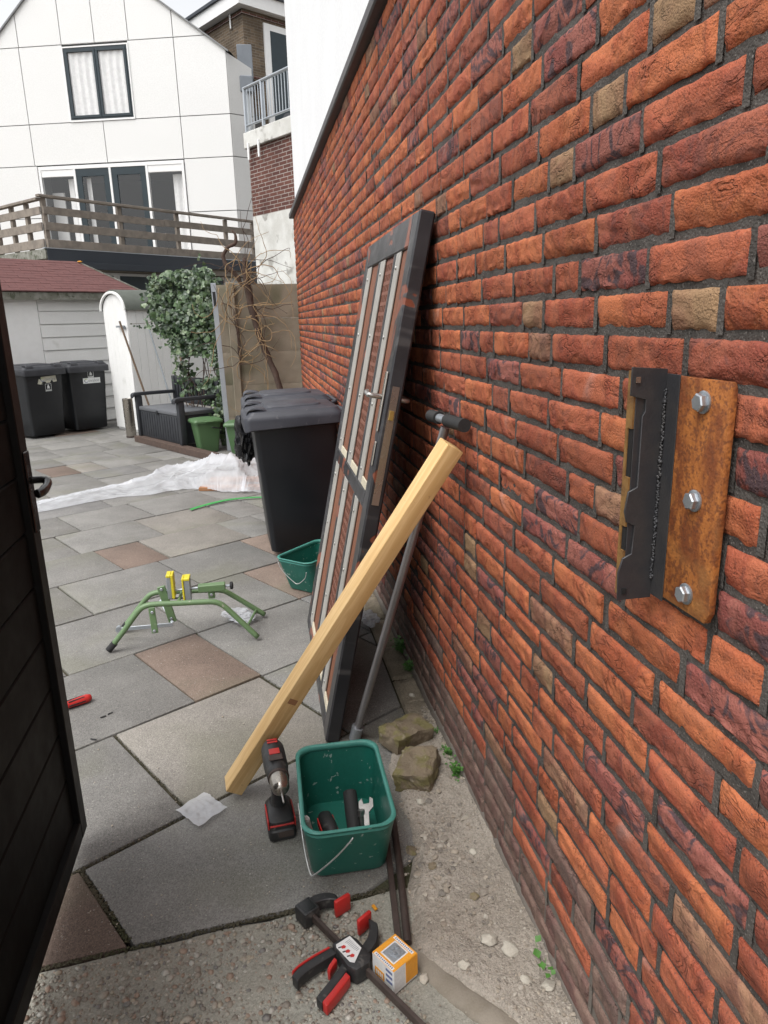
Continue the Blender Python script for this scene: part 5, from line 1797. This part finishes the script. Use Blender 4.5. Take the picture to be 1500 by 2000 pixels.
vt([(-.03, 8.26, 1.80), (-.09, 8.26, 1.92), (-.17, 8.26, 2.00), (-.215, 8.26, 2.10), (-.17, 8.26, 2.20), (-.08, 8.26, 2.25), (-.065, 8.26, 2.33), (-.10, 8.26, 2.38)], [.018, .024, .026, .022, .018, .020, .015, .006], 'branch')
vt([(-.115, 8.30, .98), (-.125, 8.30, 1.25), (-.15, 8.28, 1.55)], [.010, .008, .004], 'branch', n=6)
RV = random.Random(31)
for k in range(64):
    u = RV.random()
    if k % 4 == 3:
        s = V((-.115, 8.27, RV.uniform(.95, 1.1)))
    else:
        s = V((.10 - .1 * u, 8.22, 1.3 + .75 * u)) if RV.random() < .6 else V((RV.uniform(-.35, .0), 8.2, RV.uniform(1.4, 2.0)))
    a = RV.uniform(-2.6, 1.9) if k % 5 else RV.uniform(.3, 2.4)
    pts, p, ln = [s], s.copy(), RV.uniform(.09, .17)
    bend = RV.gauss(0, .5)
    for j in range(RV.randint(3, 7)):
        a += bend + RV.gauss(-.12, .35)
        p = p + V((cos(a) * ln, RV.gauss(-.012, .03), sin(a) * ln))
        p.x = min(p.x, .50); p.y = min(p.y, 8.33); p.z = max(p.z, .45)
        pts.append(p.copy())
    vt(pts, [RV.uniform(.0035, .006), .0035, .0018], 'shoot', 'twig' if RV.random() < .75 else 'bark', 5, 4)
# ================================================================== shed with red shingle roof
def bm_tex(name, c1, c2, cm, sx=.222, sz=.0625):
    t = NT(name)
    sp_ = t.n('ShaderNodeSeparateXYZ'); t.l(t.obj, sp_.inputs[0])
    cb_ = t.n('ShaderNodeCombineXYZ')
    t.l(t.math('ADD', sp_.outputs[0], sp_.outputs[1]), cb_.inputs[0]); t.l(sp_.outputs[2], cb_.inputs[1])
    b = t.n('ShaderNodeTexBrick')
    t.l(cb_.outputs[0], b.inputs['Vector'])
    b.inputs['Color1'].default_value = c1 + (1,); b.inputs['Color2'].default_value = c2 + (1,); b.inputs['Mortar'].default_value = cm + (1,)
    b.inputs['Scale'].default_value = 1
    b.inputs['Mortar Size'].default_value = .006
    b.inputs['Brick Width'].default_value = sx; b.inputs['Row Height'].default_value = sz
    c = t.mix(t.math('MULTIPLY', t.ramp(t.noise(1.4, 4, .6), .4, .7), .5), b.outputs[0], sc(c2, .6))
    t.bump(t.math('MULTIPLY', b.outputs['Fac'], -1.0), .6, .008)
    return t.fin(c, .92, 0, .2)
MT['bbrick'] = bm_tex('brown_brickwork', (.205, .150, .100), (.115, .088, .064), (.24, .215, .18))
MT['rbrick'] = bm_tex('dark_red_brickwork', (.150, .066, .052), (.098, .046, .040), (.36, .33, .30))

sd2 = thing('garden_shed', 'low white boarded shed with a red shingle roof behind the bins', 'shed', SH, SR)
MB().b2((-1.6, .02, 0), (1.36, 1.6, 1.88)).build('wall', 'white', sd2)
MB().b2((-1.6, -.012, .0), (-.045, .018, 1.83)).build('plain_panel', 'white_frame', sd2, bevel=.003)
for k in range(10):
    z = .02 + k * .181
    m = MB(); m.loft([[(x, -.004, z + .003), (x, -.020, z + .003), (x, -.006, z + .176), (x, .018, z + .176), (x, .018, z + .003)] for x in (-.04, 1.36)])
    m.build('wall_board', 'white', sd2, bevel=.001)
MB().b2((-1.7, -.17, 1.80), (1.50, -.145, 1.90)).build('eave_board', 'moss_edge', sd2)
MB().b2((-1.7, -.143, 1.885), (1.50, .02, 1.900)).build('soffit', 'timber_grey', sd2)
# roof: courses of shingles, hipped at the right-hand end
E0, Rg, ez, rz_ = -.20, .52, 1.905, 2.375
nr_ = 13
for k in range(nr_):
    f0, f1 = k / nr_, (k + 1.25) / nr_
    f1 = min(f1, 1.0)
    y0, y1 = E0 + (Rg - E0) * f0, E0 + (Rg - E0) * f1
    z0, z1 = ez + (rz_ - ez) * f0, ez + (rz_ - ez) * f1
    x0, x1 = 1.56 - .62 * f0, 1.56 - .62 * f1
    m = MB(); xx = -1.75; j = 0
    if k % 2:
        xx -= .12
    while xx < x0:
        e = min(xx + .236, x0)
        et = min(xx + .236, x1)
        if et > xx:
            dz = RP.uniform(0, .004)
            m.add([(xx, y0, z0 + dz), (e, y0, z0 + dz), (et, y1, z1 + dz - .004), (xx, y1, z1 + dz - .004), (xx, y0, z0 + .013 + dz), (e, y0, z0 + .013 + dz), (et, y1, z1 + .009 + dz), (xx, y1, z1 + .009 + dz)],
                  [(0, 3, 2, 1), (4, 5, 6, 7), (0, 1, 5, 4), (1, 2, 6, 5), (2, 3, 7, 6), (3, 0, 4, 7)])
        xx += .24
    m.build('shingle_course', 'shingle', sd2, recalc=False, smooth=None)
m = MB(); m.add([(1.56, E0, ez), (1.56, 1.24, ez), (.94, Rg, rz_), (1.0, Rg, rz_ - .02)], [(0, 1, 2), (0, 2, 3)]); m.add([(-1.75, Rg, rz_), (.94, Rg, rz_), (1.56, 1.24, ez), (-1.75, 1.24, ez)], [(0, 1, 2, 3)])
m.build('rear_slopes', 'shingle', sd2, recalc=False)
MB().bar((.93, Rg, rz_ + .012), (1.57, E0 - .005, ez + .010), .05, .014).build('hip_cap', 'moss_edge', sd2)
m = MB(); rock(m, (.945, Rg - .04, rz_ + .01), .05, .3, .3, RP); m.build('lichen_patch', 'orange_card', sd2, recalc=False, smooth=180)

# ================================================================== flat-roofed extension and balcony
EX = V((-3.44, 14.26, 0)); ER = rad(43)
ex = thing('flat_extension', 'white flat-roofed extension with dark fascia below the balcony', 'extension', EX, ER)
MB().b2((.28, .30, 0), (5.1, 2.0, 2.44)).build('wall', 'white_frame', ex)
m = MB(); m.prism([(.02, .02), (5.20, .02), (5.20, .75), (.02, 4.4)], 2.45, 2.775); m.build('roof_deck', 'timber_grey', ex)
MB().b2((0, -.03, 2.575), (5.24, .016, 2.79)).build('fascia', 'fascia', ex, bevel=.004)
MB().b2((-.04, -.036, 2.79), (5.26, .05, 2.806)).build('roof_trim', 'galv', ex)
MB().b2((.6, -.10, 2.46), (3.1, .015, 2.573)).build('box_gutter', 'fascia', ex, bevel=.004)
MB().b2((-.03, -.01, 2.62), (.018, 4.3, 2.785)).build('side_fascia', 'moss_edge', ex)
for k, (x0, x1) in enumerate(((.95, 1.48), (1.58, 2.45), (2.55, 3.3), (3.4, 4.3))):
    wf = MB().b2((x0, .262, 2.02), (x1, .298, 2.40)).build('window', 'white_frame', ex)
    MB().b2((x0 + .02, .254, 2.04), (x1 - .02, .260, 2.385)).build('pane', 'win_dark', wf)
bal = thing('balcony_railing', 'weathered timber balcony railing on the flat extension', 'railing', EX, ER)
def board(name, a, b_, w, h_):
    MB().bar(a, b_, w, h_).build(name, 'timber_grey', bal, bevel=.004)
for z, hh in ((2.885, .15), (3.165, .14), (3.43, .13)):
    for (a, b_) in (((.06, .03), (2.62, .03)), ((2.63, .03), (5.16, .03))):
        board('rail_board', (a[0], a[1], z + RP.uniform(-.01, .01)), (b_[0], b_[1], z + RP.uniform(-.01, .01)), .025, hh)
    board('rail_board', (.03, .08, z), (.03, 2.2, z), .025, hh)
board('top_rail', (-.02, .03, 3.665), (5.2, .03, 3.67), .11, .045)
board('top_rail', (.03, .09, 3.62), (.03, 2.2, 3.60), .10, .045)
for x in (.10, 1.62, 2.98, 4.3, 5.12):
    MB().b2((x - .04, .045, 2.80), (x + .04, .115, 3.64)).build('post', 'timber_grey', bal, bevel=.004)
for y in (.62, 1.16, 1.75):
    MB().b2((.045, y - .04, 2.80), (.115, y + .04, 3.60)).build('post', 'timber_grey', bal, bevel=.004)
tb_ = thing('deck_planters', 'low dark trough on the balcony deck behind the railing', 'trough', EX + V((2.9, 3.0, 2.8)) - V((0, 0, .01)), ER)
MB().b2((-.6, 0, 0), (.6, .3, .12)).build('trough', 'bench', tb_, bevel=.006)

# ================================================================== white house
HO = V((-.14, 18.35, 0)); HR = rad(-16)
hs2 = thing('white_house', 'white panelled house with steep gable and dark green windows', 'house', HO, HR)
def gable(poly):
    poly = clip(poly, .72, 1, 7.405)
    return clip(poly, -.88, 1, 12.52)
wins = [(-3.73, -2.19, 6.08, 7.59), (-4.70, -1.11, 2.9, 5.13)]
core = gable([(-7.2, 0), (.075, 0), (.075, 10), (-7.2, 10)])
for q in ([(-7.2, 0), (-4.70, 0), (-4.70, 10), (-7.2, 10)], [(-1.11, 0), (.075, 0), (.075, 10), (-1.11, 10)], [(-4.699, 5.13), (-1.111, 5.13), (-1.111, 10), (-4.699, 10)], [(-4.699, 0), (-1.111, 0), (-1.111, 2.8), (-4.699, 2.8)]):
    core = gable(q)
    m = MB(); m.loft([[(x, .06, z) for x, z in core], [(x, .5, z) for x, z in core]])
    m.build('core_wall', 'joint_dark', hs2)
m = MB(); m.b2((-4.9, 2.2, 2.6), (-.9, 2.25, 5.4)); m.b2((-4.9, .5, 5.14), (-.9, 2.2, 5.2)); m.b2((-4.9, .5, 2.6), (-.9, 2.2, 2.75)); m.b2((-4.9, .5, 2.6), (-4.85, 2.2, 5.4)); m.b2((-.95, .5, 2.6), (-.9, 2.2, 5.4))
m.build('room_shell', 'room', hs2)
RAWS = [(7.65, 11, [-7.2, -6.0, -4.77, -3.74, -2.95, -2.15, -1.10, .085]), (6.05, 7.65, [-7.2, -6.0, -4.78, -3.735, -2.185, -1.10, .085]),
        (5.16, 6.05, [-7.2, -6.0, -4.78, -2.965, -1.10, .085]), (4.0, 5.16, [-7.2, -6.0, -4.73, -1.10, .085]), (2.6, 4.0, [-7.2, -6.0, -4.73, -1.10, .085])]
for z0, z1, us in RAWS:
    for i in range(len(us) - 1):
        u0, u1 = us[i] + .009, us[i + 1] - .009
        if (z0 == 6.05 and us[i] == -3.735) or (z0 in (4.0, 2.6) and us[i] == -4.73):
            continue
        p = gable([(u0, z0 + .009), (u1, z0 + .009), (u1, z1 - .009), (u0, z1 - .009)])
        if len(p) < 3:
            continue
        m = MB(); m.loft([[(x, 0, z) for x, z in p], [(x, .055, z) for x, z in p]]); m.build('facade_panel', 'panel', hs2)
# side return
MB().b2((.085, .30, 0), (.10, 6, 6.6)).build('side_core', 'joint_dark', hs2)
RM = Matrix.Translation((.092, 0, 0)) @ Matrix.Rotation(rad(41), 4, 'Z')
for z0, z1 in ((2.6, 4.0), (4.0, 5.16), (5.16, 6.05), (6.05, 7.30)):
    m = MB(); m.M = RM
    zr = z1 - .009
    pts = [(0.004, z0 + .009), (.60, z0 + .009), (.60, min(zr, 7.05) if z1 > 7 else zr), (.004, zr)]
    m.loft([[(x, 0, z) for x, z in pts], [(x, .05, z) for x, z in pts]]); m.build('side_panel', 'panel_grey', hs2)
m = MB(); m.bar((.15, -.02, 7.30), (-3.20, -.02, 9.715), .06, .03); m.build('roof_verge', 'verge', hs2)
m = MB(); m.bar((-7.25, -.02, 6.14), (-3.20, -.02, 9.72), .06, .03); m.build('roof_verge', 'verge', hs2)
m = MB(); m.add([(.2, 0, 7.28), (-3.2, 0, 9.72), (-3.2, 7, 9.72), (.2, 7, 7.28)], [(0, 1, 2, 3)]); m.add([(-7.3, 0, 6.1), (-3.2, 0, 9.72), (-3.2, 7, 9.72), (-7.3, 7, 6.1)], [(0, 1, 2, 3)]); m.build('roof', 'joint_dark', hs2, recalc=False)
def pane(x0, x1, z0, z1, y, par):
    m = MB(); m.add([(x0, y, z0), (x1, y, z0), (x1, y, z1), (x0, y, z1)], [(0, 1, 2, 3)]); m.build('pane', 'glass', par, recalc=False)
# upper casement window
def window(x0, x1, z0, z1, leaves, mat, curtain, name='window', fr=.055, y=.02, trim=True):
    w = MB()
    for a, b_ in (((x0, z0), (x1, z0 + fr * .6)), ((x0, z1 - fr * .6), (x1, z1)), ((x0, z0 + fr * .6), (x0 + fr * .6, z1 - fr * .6)), ((x1 - fr * .6, z0 + fr * .6), (x1, z1 - fr * .6))):
        w.b2((a[0], y - .03, a[1]), (b_[0], y + .06, b_[1]))
    w = w.build(name, mat, hs2)
    n = leaves
    iw = (x1 - x0 - fr * 1.2) / n
    for k in range(n):
        a, b_ = x0 + fr * .6 + k * iw + .004, x0 + fr * .6 + (k + 1) * iw - .004
        c_, d_ = z0 + fr * .6 + .004, z1 - fr * .6 - .004
        s = MB()
        for q in ((a, c_, b_, c_ + fr), (a, d_ - fr, b_, d_), (a, c_ + fr, a + fr, d_ - fr), (b_ - fr, c_ + fr, b_, d_ - fr)):
            s.b2((q[0], y - .045, q[1]), (q[2], y - .005, q[3]))
        s.build('sash', mat, w, bevel=.003)
        pane(a + fr - .003, b_ - fr + .003, c_ + fr - .003, d_ - fr + .003, y - .018, w)
    return w
def curtain(x0, x1, z0, z1, par, y=.026, dens=6):
    m = MB(); m.grid(lambda u, v: (x0 + (x1 - x0) * u, y + .012 * sin(u * (x1 - x0) * dens * 6.28 + .8 * sin(v * 2)), z0 + (z1 - z0) * v), int((x1 - x0) * 70), 6)
    m.build('curtain', 'curtain', par, recalc=False, smooth=180)
w1 = window(-3.72, -2.20, 6.09, 7.57, 2, 'win_dark', True)
m = MB()
for q in ((-3.75, 6.05, -2.17, 6.088), (-3.75, 7.572, -2.17, 7.60), (-3.75, 6.088, -3.722, 7.572), (-2.198, 6.088, -2.17, 7.572)):
    m.b2((q[0], -.02, q[1]), (q[2], .05, q[3]))
m.build('trim', 'white_frame', w1)
curtain(-3.68, -2.98, 6.12, 7.5, w1); curtain(-2.94, -2.24, 6.12, 7.5, w1)
# balcony doors with side lights
rm = MB().b2((-4.69, 1.60, 2.76), (-1.12, 1.64, 3.4)).build('dark_interior', 'room', hs2)  # near-black panel paints the shade deep in the room
m = MB()
for q in ((-4.70, 5.05, -1.11, 5.13), (-4.70, 2.8, -4.64, 5.05), (-3.84, 2.8, -3.78, 5.05), (-2.05, 2.8, -1.99, 5.05), (-1.17, 2.8, -1.11, 5.05), (-2.955, 2.8, -2.90, 5.05)):
    m.b2((q[0], -.03, q[1]), (q[2], .06, q[3]))
m.build('window_frame', 'white_frame', hs2, bevel=.004)
for a, b_ in ((-4.638, -3.842), (-1.988, -1.172)):
    m = MB().b2((a, -.02, 4.90), (b_, .05, 5.048)); m.build('roller_box', 'white_frame', hs2, bevel=.004)
    pane(a, b_, 2.82, 4.898, .0, hs2)
for a, b_ in ((-3.778, -2.957), (-2.898, -2.052)):
    d_ = MB()
    for q in ((a, 4.88, b_, 5.045), (a, 2.82, b_, 3.2), (a, 3.2, a + .14, 4.88), (b_ - .14, 3.2, b_, 4.88)):
        d_.b2((q[0], -.02, q[1]), (q[2], .03, q[3]))
    d_ = d_.build('balcony_door', 'win_dark', hs2, bevel=.003)
    pane(a + .141, b_ - .141, 3.201, 4.879, .0, d_)
for a, b_ in ((-4.08, -3.85), (-1.47, -1.18), (-3.62, -3.5)):
    curtain(a, b_, 2.85, 4.87, rm, .16)
MB().b2((-4.60, .30, 3.2), (-4.3, .34, 4.6)).build('interior_door', 'panel_grey', rm)
# gutter box and downpipe
HI = Matrix.Rotation(-HR, 4, 'Z') @ Matrix.Translation(-HO)
dp = MB(); dp.M = HI
MB_pt = [(.37, 18.55, 6.55), (.38, 18.55, 2.9), ]
dp.tube(MB_pt, .065, 12); dp.build('downpipe', 'grey_pvc', hs2)
dp = MB(); dp.M = HI; dp.box((.36, 18.55, 6.70), (.30, .26, .34)); dp.build('rain_hopper', 'flashing', hs2, bevel=.02)
dp = MB(); dp.M = HI; dp.box((.36, 18.75, 7.20), (.34, .3, .70)); dp.build('lead_flashing', 'flashing', hs2, bevel=.01)
dp = MB(); dp.M = HI; dp.tube([(.33, 17.4, 3.0), (.44, 17.3, 2.78), (.50, 17.25, 2.5), (.40, 17.2, 2.25)], .055, 10); dp.build('downpipe_elbow', 'grey_pvc', hs2, smooth=60)

# ================================================================== neighbouring buildings in the gap
LO = V((.23, 13.79, 0)); LR = rad(-58)
lw = thing('rendered_annex', 'narrow annex of peeling white render and dark red brick with a roof terrace', 'building', LO, LR)
MB().b2((-.02, 0, 0), (3.0, 3, 3.245)).build('rendered_wall', 'peel', lw)
MB().b2((-.02, .005, 3.247), (3.0, 3, 4.345)).build('brick_storey', 'rbrick', lw)
MB().b2((-.06, -.06, 4.347), (3.0, 3, 4.60)).build('terrace_band', 'peel', lw, bevel=.01)
for x in (.10, .42):
    MB().b2((x - .02, -.085, 4.15), (x + .02, -.062, 4.42)).build('drip_spout', 'white_frame', lw)
rl = thing('terrace_railing', 'grey steel bar railing on the roof terrace of the annex', 'railing', LO, LR)
m = MB(); m.tube([(.0, -.03, 5.28), (3.0, -.03, 5.28)], .028, 8); m.build('top_rail', 'galv', rl)
m = MB(); m.tube([(.0, -.03, 4.70), (3.0, -.03, 4.70)], .020, 8); m.build('bottom_rail', 'galv', rl)
for x in (.02, .55, 1.6):
    m = MB(); m.tube([(x, -.03, 4.60), (x, -.03, 5.28)], .030, 8); m.build('post', 'galv', rl)
for k in range(1, 30):
    m = MB(); m.tube([(.02 + k * .085, -.03, 4.70), (.02 + k * .085, -.03, 5.27)], .008, 6); m.build('baluster', 'galv', rl)
BO2 = V((.41, 20.72, 0))
bb = thing('brown_brick_house', 'brown brick house with white eaves behind the white house', 'house', BO2, rad(-58))
MB().b2((-6, 0.0, 0), (0, 5.5, 9.05)).build('brick_wall', 'bbrick', bb)
for z in (7.52, 8.93):
    MB().b2((-6, -.03, z), (.03, 5.5, z + .05)).build('string_course', 'rbrick', bb)
MB().b2((-6.2, -.22, 9.052), (.22, 5.6, 9.36)).build('eaves_board', 'white_frame', bb)
MB().b2((-6.3, -.28, 9.362), (.28, 5.7, 9.43)).build('roof_edge', 'fascia', bb)
dz = MB().b2((.002, .60, 6.2), (.05, 1.75, 8.85)).build('terrace_door', 'white_frame', bb)
MB().b2((.051, .78, 6.35), (.056, 1.6, 8.70)).build('pane', 'win_dark', dz)
m = MB(); m.tube([(-2.0, .5, 9.4), (-2.0, .5, 10.2)], .10, 12); m.build('flue_pipe', 'galv', bb)
for x in (-.5, -2.1):
    m = MB(); m.tube([(x, -.05, 9.05), (x, -.05, 8.72)], .02, 6); m.build('overflow_spout', 'white_frame', bb)
dish = thing('satellite_dish', 'small grey dish behind the terrace railing', 'satellite dish', (1.02, 14.6, 4.62))
m = MB(); m.tube([(0, 0, 0), (0, 0, .40)], .012, 8); m.build('mast', 'galv', dish)
m = MB(); m.M = Matrix.Translation((0, -.02, .42)) @ Matrix.Rotation(rad(60), 4, 'X'); m.lathe([(.0, 0), (.06, .004), (.11, .018), (.113, .02), (.06, .010), (.0, .006)], 18); m.build('reflector', 'lid_pl', dish, smooth=60)
